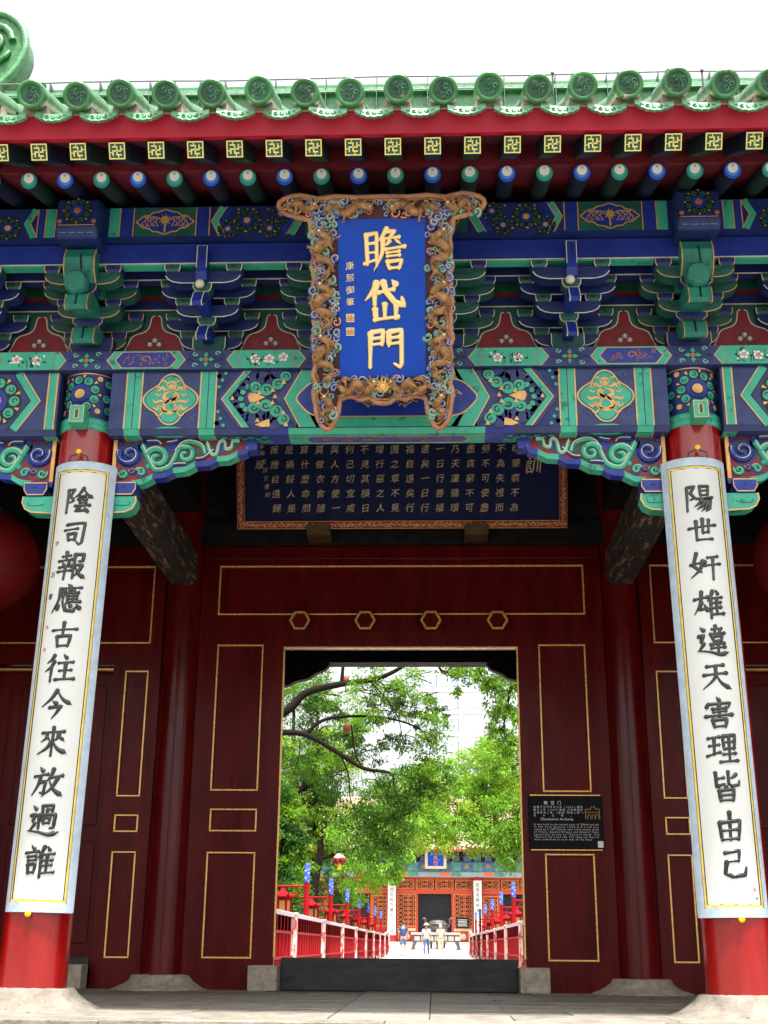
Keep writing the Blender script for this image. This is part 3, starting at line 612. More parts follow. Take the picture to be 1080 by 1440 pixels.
for x, ss in ((-2.25, (-1, 1)), (2.25, (-1, 1)), (-5.55, (1,)), (5.55, (-1,))):
    for s in ss: queti(x+s*.215, s)

# ---- bracket sets
dk = .0775
def outline(b, P, y, m, wd=.007): Draw(b, flat(y)).rib(P, wd, m, 1, True)
def arm_mesh(L, h, m, ml, y0=-.052, y1=.052):
    b = MB(); c = .11; P = [(-L, h), (-L+.003, h*.62), (-L+.022, h*.34), (-L+.06, h*.12), (-L+.12, 0)]; P = P+[(-x, z) for x, z in P[::-1]]
    b.prism(P, 'y', y0, y1, m); d = Draw(b, flat(y0-.0005)); Q = [(x*.985, .004+z*.96) for x, z in P[1:-1]]; d.rib(Q, .008, ml, 1)
    d.rib([(-L*.97, h-.012), (-L*.8, h-.018), (-L*.6, h-.045), (L*.6, h-.045), (L*.8, h-.018), (L*.97, h-.012)], .004, BLACK, 1)
    dd = Draw(b, under(-.0005)); return b
def blk_mesh(hw, h, m, ml, hd=None, eye=True):
    b = MB(); hd = hd or hw; e = hw*.72; ed = hd*.72
    vs = [(-e, -ed, 0), (e, -ed, 0), (e, ed, 0), (-e, ed, 0), (-hw, -hd, h*.42), (hw, -hd, h*.42), (hw, hd, h*.42), (-hw, hd, h*.42), (-hw, -hd, h), (hw, -hd, h), (hw, hd, h), (-hw, hd, h)]
    b.add(vs, [(3, 2, 1, 0)]+[(i, (i+1) % 4, (i+1) % 4+4, i+4) for i in range(4)]+[(i+4, (i+1) % 4+4, (i+1) % 4+8, i+8) for i in range(4)]+[(8, 9, 10, 11)], m)
    w_ = .006
    for s in (-1, 1): b.add([(s*hw, -hd-.001, h*.42), (s*(hw-w_), -hd-.001, h*.42), (s*(hw-w_), -hd-.001, h), (s*hw, -hd-.001, h)], [(0, 1, 2, 3)], ml); b.add([(s*hw, -hd-.001, h*.42), (s*(hw-w_), -hd-.001, h*.42), (s*(e-w_), -ed-.001, 0), (s*e, -ed-.001, 0)], [(0, 1, 2, 3)], ml)
    b.add([(-e, -ed-.0015, 0), (e, -ed-.0015, 0), (e*1.03, -ed-.003, w_*1.4), (-e*1.03, -ed-.003, w_*1.4)], [(0, 1, 2, 3)], ml)
    if eye: b.add([(.014*math.cos(a), -hd-.001, h*.66+.007*math.sin(a)) for a in (0, 1, 2, 3, 4, 5)], [(0, 1, 2, 3, 4, 5)], BLACK)
    return b
def bracket_set(cols, wide):
    A, B_, EL, NZ = cols      # arms, blocks, edge line
    root = bpy.data.objects.new('bracket_set', None); col.objects.link(root); root.parent = gate; root.empty_display_size = .1
    def put(mb, nm, loc, cache={}):
        o = bpy.data.objects.new(nm, mb if isinstance(mb, bpy.types.Mesh) else mb.mesh(nm)); col.objects.link(o); o.parent = root; o.location = loc; return o
    hw = .165 if wide else .125
    put(blk_mesh(hw, .15, B_, EL, .12, False), 'base_block', (0, -.03, 4.602))
    z = [4.689, 4.844, 4.999]; ah = .102
    bm = blk_mesh(.060, .062, B_, EL, .062).mesh('small_block')
    spec = [(0, z[0], .24), (0, z[1], .36), (-.235, z[1], .24), (-.235, z[2], .36), (-.47, z[2], .285)]
    for y, zz, L in spec:
        put(arm_mesh(L, ah, A, EL), 'bracket_arm', (0, y, zz))
        for s in (-1, 1): put(bm, 'small_block', (s*(L-.056), y-.001, zz+ah-.008))
    wn = .085 if wide else .04
    # beaks
    prof = [(.10, .095), (-.15, .095), (-.27, .085), (-.40, .02), (-.475, -.09), (-.445, -.11), (-.36, -.045), (-.27, -.005), (-.16, 0), (.10, 0)]
    if wide: prof = [(.10, .10), (-.22, .10), (-.30, .085), (-.37, .03), (-.39, -.06), (-.36, -.085), (-.29, -.06), (-.22, -.01), (-.1, 0), (.10, 0)]
    for i in range(2):
        b = MB(); P = [(y-.235*i, z[i]+h) for y, h in prof]; b.prism(P, 'x', -wn, wn, NZ)
        for s in (-1, 1):
            for (ya, za), (yb, zb) in zip(P[1:6], P[2:7]): b.tube([(s*(wn-.003), ya, za), (s*(wn-.003), yb, zb)], .004, EL, 4)
        if wide:
            (ya, za), (yb, zb) = P[3], P[4]; b.tube([(0, P[2][0]-.004, P[2][1]), (0, ya-.004, za), (0, yb-.004, zb)], .006, BLACK, 4)
        put(b, 'beak', (0, 0, 0))
        put(blk_mesh(wn+.03, .062, B_, EL, .056, False), 'small_block', (0, -.235*(i+1), z[i]+.094))
    if not wide:
        b = MB(); b.prism([(.1, z[2]), (.1, z[2]+.10), (-.52, z[2]+.10), (-.52, z[2]+.27), (-.60, z[2]+.27), (-.61, z[2]+.05), (-.575, z[2])], 'x', -.04, .04, NZ)
        d = Draw(b, lambda a, c, h: Vector((a, -.607-.0015*h, c))); d.rib([(-.036, z[2]+.055), (.036, z[2]+.055), (.036, z[2]+.265), (-.036, z[2]+.265)], .006, EL, 1, True); d.rib([(0, z[2]+.15), (0, z[2]+.24)], .005, BLACK, 1)
        put(b, 'nose_block', (0, 0, 0))
        b = MB(); b.blob((-.012, -.56, z[1]+.13), (.036, .03, .036), PALEG, 12); put(b, 'cloud_knob', (0, 0, 0))
    else:
        b = MB(); b.lathe([(0, .0), (.075, .0), (.085, .01), (.085, .12), (.075, .13)], (-.01, -.54, z[1]+.115), NZ, 20, ax='y'); put(b, 'rolled_knob', (0, 0, 0))
        b = MB(); b.prism([(.1, z[2]-.0), (.1, z[2]+.25), (-.60, z[2]+.25), (-.635, z[2]+.17), (-.62, z[2]+.07), (-.55, z[2]-.0)], 'x', -.115, .115, NZ)
        for s in (-1, 1): b.tube([(s*.112, -.602, z[2]+.25), (s*.112, -.638, z[2]+.17), (s*.112, -.623, z[2]+.07), (s*.112, -.552, z[2])], .006, EL, 4)
        b.tube([(0, -.604, z[2]+.22), (.01, -.64, z[2]+.17), (.02, -.625, z[2]+.07)], .006, BLACK, 4)
        put(b, 'rolled_nose', (0, 0, 0))
        b = MB(); b.prism([(0, 5.262), (-.74, 5.262), (-.78, 5.33), (-.78, 5.56), (-.70, 5.60), (0, 5.60)], 'x', -.155, .155, DBLUE); hd = put(b, 'beam_head', (0, 0, 0)); m_ = hd.modifiers.new('bevel', 'BEVEL'); m_.width = .02; m_.segments = 3
        b = MB(); d = Draw(b, flat(-.7815)); d.flower((0, 5.46), .105, 1, ORAN, DTEAL, 8); d.rib([(-.135, 5.345), (.135, 5.345)], .006, EL, 1)
        for s in (-1, 1): d.disc((s*.125, 5.375), .018, ORAN, 1, 8)
        d2 = Draw(b, lambda a, t, h: Vector((a, -.74-.04*t-.0012*h, 5.262+.068*t-.0008*h)));
        for k in range(4): d2.curl((-.10+.066*k, .5), .026, k, LTEAL, 2, 1 if k % 2 else -1)
        put(b, 'beam_head_pattern', (0, 0, 0))
    return root
Gs = bracket_set((DTEAL, DBLUE, PALEG, NOSE), False); Bs = bracket_set((DBLUE, DTEAL, PALEG, BLUE), False); Ws = bracket_set((DTEAL, DBLUE, GOLD, NOSE), True)
ks = {Gs: 0, Bs: 0, Ws: 0}
pos = [(-2.25, Ws), (2.25, Ws), (-5.55, Ws), (5.55, Ws), (-1.35, Bs), (-.45, Gs), (.45, Gs), (1.35, Bs), (-3.15, Bs), (-4.05, Gs), (-4.95, Bs), (3.15, Bs), (4.05, Gs), (4.95, Bs)]
for x, p in pos:
    o = p if ks[p] == 0 else copy_tree(p, gate); ks[p] = 1; o.location.x = x
# ---- boards between the sets: green surround with a red bell-shaped field and three pearls
b0 = MB(); P = [(-.40, 4.603), (.40, 4.603), (.40, 5.06), (-.40, 5.06)]; b0.prism(P, 'y', .0, .03, DTEAL)
d = Draw(b0, flat(-.0005)); hb = [(.012, .31), (.035, .30), (.045, .24), (.06, .195), (.10, .165), (.15, .15), (.185, .12), (.205, .07), (.235, .0), (.235, -.09)]
bell = [(-x, 4.70+z) for x, z in hb]; bell = bell+[(x, 4.70+z) for x, z in hb[::-1]]; d.poly(bell, REDP, 1); d.rib(cat(bell, 2), .008, PALEG, 2)
for k in range(9):
    a = PI*(k+1)/10; d.rib([(.045*math.cos(a), 4.785+.045*math.sin(a)), (.07*math.cos(a), 4.785+.075*math.sin(a))], .004, DTEAL, 2)
bmesh_ = b0.mesh('infill_board')
pb0 = MB()
for dx, dz in ((0, .052), (-.036, .018), (.036, .018)): pb0.blob((dx, -.006, 4.745+dz), (.021, .012, .021), mat('pearl grey', (.42, .42, .42), .35, .2, 20) if 'pearl grey' not in MAT else MAT['pearl grey'], 12); pb0.blob((dx, -.016, 4.750+dz), (.008, .006, .008), WHITEP, 8)
pm2 = pb0.mesh('painted_pearls')
for k in range(-6, 7):
    o = bpy.data.objects.new('infill_board', bmesh_); col.objects.link(o); o.parent = gate; o.location.x = k*.9
    c = bpy.data.objects.new('painted_pearls', pm2); col.objects.link(c); c.parent = o
# ---- tie strips above
def bar(nm, y0, y1, z0, z1, m, line=None, x0=-5.7, x1=5.7):
    b = MB(); b.box(x0, x1, y0, y1, z0, z1, m)
    if line: b.box(x0, x1, y0-.002, y0, z0, z0+.010, line)
    return b.build(nm, gate)
bar('inner_strip_beam', -.002, .06, 5.055, 5.14, DBLUE, PALEG); bar('inner_red_board', .02, .05, 5.141, 5.19, REDP); bar('inner_green_strip', .0, .06, 5.191, 5.27, DTEAL)
bar('middle_strip_beam', -.275, -.195, 5.166, 5.26, DBLUE, PALEG); bar('soffit_board', -.43, .0, 5.272, 5.29, MAROON)
bar('outer_strip_beam', -.515, -.43, 5.166, 5.335, BLUE, PALEG); bar('outer_strip_underside', -.512, -.432, 5.156, 5.1655, TEAL)
pu = bar('eave_purlin', -.60, -.35, 5.345, 5.60, DBLUE); bar('gap_board', .0, .05, 5.291, 5.9, DARKW)
b = MB(); d = Draw(b, flat(-.6005)); z0, z1 = 5.352, 5.594; zm = (z0+z1)/2
def purlin_half(d, sd):
    rg = rnd(sd)
    d.rect(-2.06, -1.985, z0, z1, TEAL, 1); d.rect(-1.975, -1.885, z0, z1, BLUE, 1)
    for x in (-1.98, -1.878, -1.41, -1.31): d.rib([(x, z0), (x, z1)], .008, GOLD, 2)
    d.rect(-1.87, -1.415, z0, z1, DTEAL, 1)
    c = -1.642; L = [(0, .105), (.05, .085), (.09, .08), (.12, .055), (.16, .05), (.19, .02), (.215, 0)]; Q = [(x, z) for x, z in L]+[(x, -z) for x, z in L[-2::-1]]; Q += [(-x, z) for x, z in Q[-2:0:-1]]; Q = cat([(c+x, zm+z) for x, z in Q], 3, True)
    d.poly(Q, BLUE, 2); d.rib(Q, .010, GOLD, 3, True)
    for s in (-1, 1):
        d.rib(cat([(c+s*.15, zm+.06), (c+s*.125, zm), (c+s*.15, zm-.06)], 4), .006, GOLD, 3)
        for k in range(6): x = c+s*(.05+.02*k); d.rib(cat([(x, zm-.04), (x+s*.02, zm+.01*(-1)**k), (x-s*.01, zm+.03), (x+s*.03, zm+.045)], 4), .006, GOLD, 3)
    d.disc((c, zm+.015), .034, GOLDB, 4, 10)
    for k in range(9): a = PI*2*k/9; d.poly([(c+.03*math.cos(a-.2), zm+.015+.03*math.sin(a-.2)), (c+.03*math.cos(a+.2), zm+.015+.03*math.sin(a+.2)), (c+.055*math.cos(a), zm+.015+.055*math.sin(a))], GOLDB, 4)
    d.rib([(c, zm), (c, zm-.09)], .012, GOLD, 3)
    d.rect(-1.405, -1.315, z0, z1, BLUE, 1)
    for x0, s, m in ((-1.27, 1, TEAL), (-1.22, 1, BLUE), (-.70, -1, BLUE), (-.64, -1, TEAL)):
        Lp = [(x0+s*.06, z1), (x0, zm), (x0+s*.06, z0)]; d.rib(Lp, .05, m, 2); d.rib([(x-s*.026, z) for x, z in Lp], .008, GOLD, 3)
    d.rect(-1.20, -.75, z0, z1, DBLUE, 1); d.flower((-1.03, zm), .1, 2, GOLD, DTEAL, 8)
    for xx in (-.86, -1.17, -.78): d.flower((xx, zm+(-.07 if xx != -.78 else .05)), .075, 2, GOLDB, DTEAL, 7)
    for k in range(8): d.poly([(x_, z_) for x_, z_ in [(lambda a, b_: (a, b_))(-1.15+.055*k+t, zm+(.09 if k % 2 else -.1)+u) for t, u in ((-.012, 0), (.012, 0), (0, .016))]], GOLD, 5)
    d.rect(-.6, 0, z0, z1, DTEAL, 1); d.rib(cat([(-.1, zm+.09), (-.45, zm+.085), (-.54, zm), (-.45, zm-.085), (-.1, zm-.09)], 4), .009, GOLD, 3)
    for k in range(5): x = -.5+.05*k; d.rib(cat([(x, zm-.03), (x+.03, zm+.02), (x+.05, zm-.01), (x+.08, zm+.03)], 3), .008, GOLD, 3)
for fx in (1, -1):
    d.fx = fx; d.ox = 0; purlin_half(d, 3)
    dd2 = Draw(b, flat(-.6005)); dd2.fx = fx; dd2.ox = fx*2.42
    for a0, a1, m in ((0, .045, BLUE), (.05, .12, TEAL), (.13, .18, BLUE)): dd2.rect(a0, a1, z0, z1, m, 1); dd2.rib([(a1, z0), (a1, z1)], .008, GOLD, 2)
    L = [(.20, z1), (.26, zm), (.20, z0)]; dd2.rib(L, .05, TEAL, 2); dd2.rib([(x-.026, z) for x, z in L], .008, GOLD, 3)
    for q in range(12): dd2.flower((.40+.2*q, zm+(.03 if q % 2 else -.04)), .095, 2, GOLD, DTEAL, 8)
b.build('painted_purlin_pattern', pu)

# ---- rafters
xr0 = -.18
WHITEQ = mat('bright white paint', (.92, .92, .90), .4, .02, 8)
RAFTG = mat('dark green rafter', (.003, .022, .018), .6, .4, 7, .3, 30); RAFTB = mat('dark blue rafter', (.002, .006, .030), .6, .4, 7, .3, 30)  # shaft tones much darker than the painted rafter ends
def eye_mesh(c1, c2):
    b = MB(); b.lathe([(.056, .0), (.060, .012), (.060, 2.35)], (0, 0, 0), RAFTG if c1 is GR1 else RAFTB, 20)
    f = lambda a, t, h: Vector((a, t, -.0015*h)); d = Draw(b, f)
    d.disc((0, 0), .059, c1, 1, 24); d.disc((0, .008), .046, c2, 2, 22); d.disc((0, .017), .035, WHITEQ, 3, 20); d.disc((0, .036), .012, PALEG, 4, 10); return b.mesh('round_rafter')
BL1 = mat('rafter end blue', (.01, .10, .72), .4, .1, 9); BL2 = mat('rafter end light blue', (.08, .30, .85), .4, .1, 9)
GR1 = mat('rafter end green', (.02, .30, .27), .4, .1, 9); GR2 = mat('rafter end light green', (.06, .45, .38), .4, .1, 9)
em = [eye_mesh(BL1, BL2), eye_mesh(GR1, GR2)]
def wan_mesh(m):
    b = MB(); b.box(-.06, .06, -.06, .06, .0, .62, m)
    d = Draw(b, lambda a, t, h: Vector((a, t, -.0015*h))); Y2 = GOLDY
    d.rect(-.06, .06, -.06, .06, MAT['deep green paint'], 1)
    e = .054; d.rib([(-e, -e), (e, -e), (e, e), (-e, e)], .012, Y2, 2, True)
    w_ = .010
    for k in range(4):
        c, s = math.cos(PI/2*k), math.sin(PI/2*k); rr = lambda x, y: (c*x-s*y, s*x+c*y)
        d.rib([rr(0, 0), rr(.030, 0)], w_, Y2, 3); d.rib([rr(.028, -.005), rr(.028, .034)], w_, Y2, 4); d.rib([rr(.030, .012), rr(.052, .012)], w_*.7, Y2, 5)
    return b.mesh('flying_rafter')
GOLDY = mat('yellow gilt fret', (.80, .70, .20), .4, .15, 20)
wm = [wan_mesh(RAFTB), wan_mesh(RAFTG)]
slope = math.atan(.34); slope2 = math.atan(.60)
for k in range(-21, 23):
    x = xr0+k*.2625
    if abs(x) > 5.75: continue
    p = k % 2
    o = bpy.data.objects.new('round_rafter', em[p]); col.objects.link(o); o.parent = gate
    M = Matrix.Translation((x, -1.03, 5.556)) @ Matrix(((1, 0, 0), (0, -math.sin(slope), math.cos(slope)), (0, math.cos(slope), math.sin(slope)))).to_4x4(); o.matrix_local = M
    o = bpy.data.objects.new('flying_rafter', wm[p]); col.objects.link(o); o.parent = gate
    M = Matrix.Translation((x, -1.60, 5.392)) @ Matrix(((1, 0, 0), (0, -math.sin(slope2), math.cos(slope2)), (0, math.cos(slope2), math.sin(slope2)))).to_4x4() @ Matrix.Diagonal((.93, .93, 1, 1)); o.matrix_local = M
b = MB(); b.prism([(-1.0, 5.622), (1.3, 5.622+2.3*.34), (1.3, 5.70+2.3*.34), (-1.0, 5.66)], 'x', -5.9, 5.9, MAROON); b.build('rafter_boarding', gate)
b = MB(); b.prism([(-1.04, 5.618), (-1.0, 5.622), (-1.0, 5.80), (-1.04, 5.79)], 'x', -5.9, 5.9, MAROON); b.prism([(-1.60, 5.462), (-1.0, 5.462+.6*.60), (-1.0, 5.87), (-1.60, 5.50)], 'x', -5.9, 5.9, MAROON); b.build('flying_rafter_boarding', gate)
b = MB(); b.prism([(-1.645, 5.462), (-1.602, 5.462), (-1.602, 5.595), (-1.70, 5.610), (-1.70, 5.59)], 'x', -5.9, 5.9, REDB); b.build('crimson_eave_board', gate, .004)

# ---- roof tiles
ts = .3015; xt0 = .115
rs = math.atan(.70)
def tile_mesh():
    b = MB(); b.lathe([(.100, 0), (.104, .01), (.104, .06), (.098, .075), (.098, .45)], (0, 0, 0), GLAZE, 24)
    d = Draw(b, lambda a, t, h: Vector((a, t, -.0015*h-.0005)))
    d.disc((0, 0), .071, GLAZED, 1, 20)
    b.lathe([(.100, -.001), (.098, -.014), (.085, -.016), (.072, -.010), (.070, .0)], (0, 0, 0), GLAZE, 24)
    rg = rnd(3)
    for i in range(7):
        a = rg.uniform(0, 6); r_ = rg.uniform(.01, .045); c = (r_*math.cos(a), r_*math.sin(a)); P = []
        for k in range(9): t = k/8; P.append((c[0]+.022*(1-.6*t)*math.cos(a+5*t), c[1]+.022*(1-.6*t)*math.sin(a+5*t), -.005))
        b.tube(P, .005, GLAZEL if i % 3 == 0 else GLAZED, 5)
    b.lathe([(.0, .03), (.02, .024), (.026, .012), (.026, 0)], (0, .098, .10), GLAZE, 12, ax='z')
    return b.mesh('round_eave_tile')
def drip_mesh():
    b = MB(); n = 12; R1 = .19; A = .72
    top = []; bot = []
    for k in range(n+1):
        a = -A+2*A*k/n; x = R1*math.sin(a); zt = .10-R1*math.cos(a)*.55; zb = zt-.045-.018*math.cos(a*PI/2/A)+(.006 if k % 2 else 0)
        top.append((x, zt)); bot.append((x, zb))
    vs = [(x, -.012, z) for x, z in top]+[(x, -.02, z) for x, z in bot]+[(x, .005, z) for x, z in bot]+[(x, .012, z) for x, z in top]
    N = n+1; fs = []
    for i in range(n): fs += [(i, i+1, N+i+1, N+i), (N+i, N+i+1, 2*N+i+1, 2*N+i), (2*N+i, 2*N+i+1, 3*N+i+1, 3*N+i)]
    b.add(vs, fs, GLAZEL)
    for k in range(5):
        x = -.08+.04*k; P = [(x+.013*math.cos(t*.8+k), -.018, -.012-.02*math.cos(x*8)+.010*math.sin(t*.8+k)) for t in range(7)]; b.tube(P, .0035, GLAZED if k % 2 else GLAZEL, 5)
    # pan tile running up the slope behind the lip
    top2 = [(x, .6, z+.42) for x, z in top]; b.add([(x, .0, z) for x, z in top]+top2, [(i, i+1, N+i+1, N+i) for i in range(n)], MORTAR, True)
    return b.mesh('drip_tile')
tm, dm = tile_mesh(), drip_mesh()
rg = rnd(8)
tile_col = []
for k in range(-20, 20):
    x = xt0+k*ts
    if abs(x) > 6.0: continue
    o = bpy.data.objects.new('round_eave_tile', tm); col.objects.link(o); o.parent = gate
    sl3 = .45; o.matrix_local = Matrix.Translation((x+rg.uniform(-.012, .012), -1.83+rg.uniform(-.015, .015), 5.665+rg.uniform(-.010, .010))) @ Matrix(((1, 0, 0), (0, -math.sin(sl3), math.cos(sl3)), (0, math.cos(sl3), math.sin(sl3)))).to_4x4() @ Matrix.Rotation(rg.uniform(-.6, .6), 4, 'Z') @ Matrix.Rotation(rg.uniform(-.05, .05), 4, 'X') @ Matrix.Diagonal((.93, .93, 1, 1))
    o = bpy.data.objects.new('drip_tile', dm); col.objects.link(o); o.parent = gate; o.location = (x+ts/2, -1.77+rg.uniform(-.01, .01), 5.56+rg.uniform(-.006, .006)); o.rotation_euler = (0, rg.uniform(-.09, .09), rg.uniform(-.06, .06))
    tile_col.append(x)
b = MB()
for x in tile_col: b.prism([(x-.085, 5.60), (x+.085, 5.60), (x+.075, 5.69), (x-.075, 5.69)], 'y', -1.72, -1.60, MORTAR)
b.build('eave_mortar', gate, kind='stuff')
b = MB()
for x in tile_col:
    P = [(x, -1.45+5.3*t/8, 5.82+(5.3*t/8)*(.62+.012*t)) for t in range(9)]; b.tube(P, .085, GLAZE, 8, False)
    P = [(x, 9.25-5.3*t/8, 5.82+(5.3*t/8)*(.62+.012*t)) for t in range(9)]; b.tube(P, .085, GLAZE, 6, False)
b.build('roof_tile_rows', gate, kind='stuff')
b = MB(); yy = [-1.70+5.6*t/8 for t in range(9)]; zz = [5.60+(5.6*t/8)*(.62+.012*t) for t in range(9)]
P = list(zip(yy, zz))+[(7.8-y, z) for y, z in list(zip(yy, zz))[-2::-1]]; P2 = P+[(y, z-.16) for y, z in P[::-1]]
P2 = P+[(9.45, 5.50), (3.9, 9.35), (-1.60, 5.62)]
b.prism(P2, 'x', -6.0, 6.0, mat('green pan tile field', (.03, .16, .08), .4, .4, 8, .5, 20)); b.build('roof_deck', gate)
rz = zz[-1]
b = MB(); b.box(-5.2, 5.2, 3.72, 4.08, rz-.1, 9.90, GLAZE); b.box(-5.2, 5.2, 3.66, 4.14, 9.90, 9.96, GLAZEL); b.box(-5.2, 5.2, 3.74, 4.06, 9.96, 10.06, GLAZE); b.tube([(-5.2, 3.9, 10.07), (5.2, 3.9, 10.07)], .07, MORTAR, 10)
for k in range(-17, 18): b.box(k*.3-.004, k*.3+.004, 3.655, 4.145, 9.6, 10.1, GLAZED)
b.build('roof_ridge', gate)
def ridge_tail(s):
    out = cat([(-.62, -.9), (-.65, -.3), (-.50, .1), (-.62, .5), (-.4, .85), (0, .98), (.30, .80), (.40, .45), (.28, .1), (.05, -.18), (.0, -.4), (.15, -.62), (.35, -.66), (.35, -.9)], 5)
    b = MB(); b.prism([(s*(-4.98)*-1*-1+0 if 0 else s*-1*(4.98-x), 10.22+z*1.0) for x, z in out], 'y', 3.74, 4.06, GLAZE)
    sp_ = [(s*-1*(4.98-(-.03+.26*(1-t/30)*math.cos(t*.42))), 3.72, 10.78+.26*(1-t/30)*math.sin(t*.42)) for t in range(28)]
    b.tube(sp_, [.05*(1-t/40) for t in range(28)], GLAZE, 8)
    b.tube([(s*-1*(4.98-x), 3.73, 10.22+z) for x, z in out[10:-8]], .045, GLAZEL, 8)
    for k in range(5): b.tube([(s*-1*(4.98-(-.25+.08*k)), 3.73, 10.2+.07*k), (s*-1*(4.98-(-.05+.06*k)), 3.70, 10.34+.05*k), (s*-1*(4.98-(.12+.02*k)), 3.73, 10.5+.03*k)], .03, GLAZE, 6)
    return b.build('ridge_end_ornament', gate)
ridge_tail(1); ridge_tail(-1)

# ---- inside: longitudinal beams, ceiling, rear frame
for x in BX[1:3]:
    b = MB(); b.prism([(x-.15, 3.96), (x-.11, 3.90), (x+.11, 3.90), (x+.15, 3.96), (x+.15, 4.24), (x-.15, 4.24)], 'y', .19, 3.74, OLDW); b.build('weathered_cross_beam', gate, .008)
    b = MB(); b.box(x-.15, x+.15, .19, 3.74, 4.7, 5.05, DARKW); b.build('upper_cross_beam', gate)
    b = MB(); b.box(x-.15, x+.15, 4.1, 7.65, 4.0, 4.4, DARKW); b.build('rear_cross_beam', gate)
for x in (BX[0], BX[3]):
    b = MB(); s = 1 if x > 0 else -1; b.box(*sorted((x, x+s*.3)), .2, 7.7, 0, 5.6, REDD); b.build('gable_wall', gate)
b = MB(); b.box(-5.8, 5.8, .25, 7.6, 5.62, 5.70, DARKW); b.build('ceiling', gate)
for k in range(9): b = MB(); b.box(-5.7, 5.7, .5+.8*k, .6+.8*k, 5.50, 5.62, DARKW); b.build('ceiling_joist', gate)
b = MB(); b.box(-5.7, 5.7, 7.65, 7.95, 3.94, 4.35, DARKW); b.box(-5.7, 5.7, 7.75, 7.85, 4.35, 6.5, DARKW); b.build('rear_beam', gate)
for s in (-1, 1):
    b = MB(); b.prism([(s*2.05, 3.94), (s*1.03, 3.94), (s*1.10, 3.86), (s*1.24, 3.80), (s*1.32, 3.74), (s*1.50, 3.70), (s*1.58, 3.65), (s*1.75, 3.63), (s*2.05, 3.55)], 'y', 7.72, 7.86, DARKW); b.build('rear_corner_bracket', gate)

# ---- door wall
TRIM = mat('gilt door beading', (.85, .50, .16), .28, .15, 20, metal=.5)
STUDF = mat('dark stud face', (.02, .003, .003), .3, .3, 10)
def panelled(x0, x1, z0, z1, holes, y=3.85, th=.05, nm='door_wall_frame'):
    xs_ = sorted({x0, x1, *[h[0] for h in holes], *[h[1] for h in holes]}); zs_ = sorted({z0, z1, *[h[2] for h in holes], *[h[3] for h in holes]})
    b = MB()
    for i in range(len(xs_)-1):
        for j in range(len(zs_)-1):
            cx, cz_ = (xs_[i]+xs_[i+1])/2, (zs_[j]+zs_[j+1])/2
            if any(h[0] < cx < h[1] and h[2] < cz_ < h[3] for h in holes): continue
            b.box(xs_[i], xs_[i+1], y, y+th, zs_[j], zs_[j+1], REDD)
    f = b.build(nm, gate)
    for h in holes:
        b = MB(); b.box(h[0], h[1], y+.028, y+.06, h[2], h[3], REDD); p = b.build('door_panel', f)
        b = MB(); t = .017
        for a0, a1, c0, c1 in ((h[0], h[1], h[2], h[2]+t), (h[0], h[1], h[3]-t, h[3]), (h[0], h[0]+t, h[2]+t, h[3]-t), (h[1]-t, h[1], h[2]+t, h[3]-t)): b.box(a0, a1, y-.008, y+.027, c0, c1, TRIM)
        b.build('gilt_beading', f, .004)
    return f
for s in (-1, 1):
    Hs = [(-1.87, -1.395, .275, 1.25), (-1.86, -1.395, 1.44, 1.66), (-1.87, -1.395, 1.83, 3.30)]
    Hs = [tuple(sorted((s*-h[0], s*-h[1])))+h[2:] for h in Hs]
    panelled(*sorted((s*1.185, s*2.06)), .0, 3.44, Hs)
    Hs = [tuple(sorted((s*2.80, s*2.56)))+q for q in ((.27, 1.25), (1.43, 1.60), (1.77, 3.03))]
    panelled(*sorted((s*2.44, s*2.92)), .0, 3.10, Hs)
    Hs = [tuple(sorted((s*5.3, s*5.06)))+q for q in ((.27, 1.25), (1.43, 1.60), (1.77, 3.03))]
    panelled(*sorted((s*4.95, s*5.4)), .0, 3.10, Hs)
    panelled(*sorted((s*2.44, s*5.4)), 3.101, 4.35, [tuple(sorted((s*2.56, s*5.25)))+(3.31, 4.14)])
    b = MB(); b.box(*sorted((s*2.94, s*4.93)), 3.96, 4.0, .25, 3.1, REDD)
    for k in (2.94, 3.93): b.box(*sorted((s*(k+.06), s*(k+.93))), 3.945, 3.96, 1.5, 2.9, REDD); b.box(*sorted((s*(k+.06), s*(k+.93))), 3.945, 3.96, .4, 1.35, REDD)
    b.build('closed_side_door', gate, .01)
    b = MB(); b.box(*sorted((s*2.92, s*4.95)), 3.835, 3.90, 3.03, 3.05, TRIM); b.build('gilt_beading', gate, .003)
    b = MB(); b.box(*sorted((s*2.93, s*4.94)), 3.80, 3.93, .0, .28, THRESH); b.build('side_threshold', gate, .008)
    for xx in (2.93, 4.60):
        b = MB(); b.box(*sorted((s*xx, s*(xx+.30))), 3.58, 3.9, 0, .215, STONE2); b.build('stone_door_block', gate, .012)
    b = MB(); b.box(*sorted((s*1.11, s*1.385)), 3.56, 3.84, .0, .222, STONE2); b.build('stone_door_block', gate, .012)
    b = MB(); b.box(*sorted((s*1.52, s*1.60)), 4.0, 5.14, .3, 3.2, REDD); b.build('open_door_leaf', gate, .006)
    for xx in (3.3, 4.5):
        b = MB(); b.lathe([(.07, .0), (.09, .0), (.09, .12), (.07, .12)], (s*xx, 3.85, 3.2), REDD, 6, False, 'y'); b.build('door_stud', gate)
panelled(-2.06, 2.06, 3.441, 4.20, [(-1.885, 1.885, 3.61, 4.14)])
b = MB(); b.box(-1.184, 1.184, 3.84, 4.0, 3.275, 3.44, REDD); b.build('door_lintel', gate)
b = MB()
for a0, a1, c0, c1 in ((-1.19, 1.19, 3.258, 3.276), (-1.19, -1.172, .29, 3.257), (1.172, 1.19, .29, 3.257)): b.box(a0, a1, 3.836, 3.86, c0, c1, TRIM)
b.build('gilt_door_frame', gate, .004)
b = MB(); b.box(-1.11, 1.11, 3.80, 3.93, .0, .29, THRESH); b.build('threshold', gate, .01)
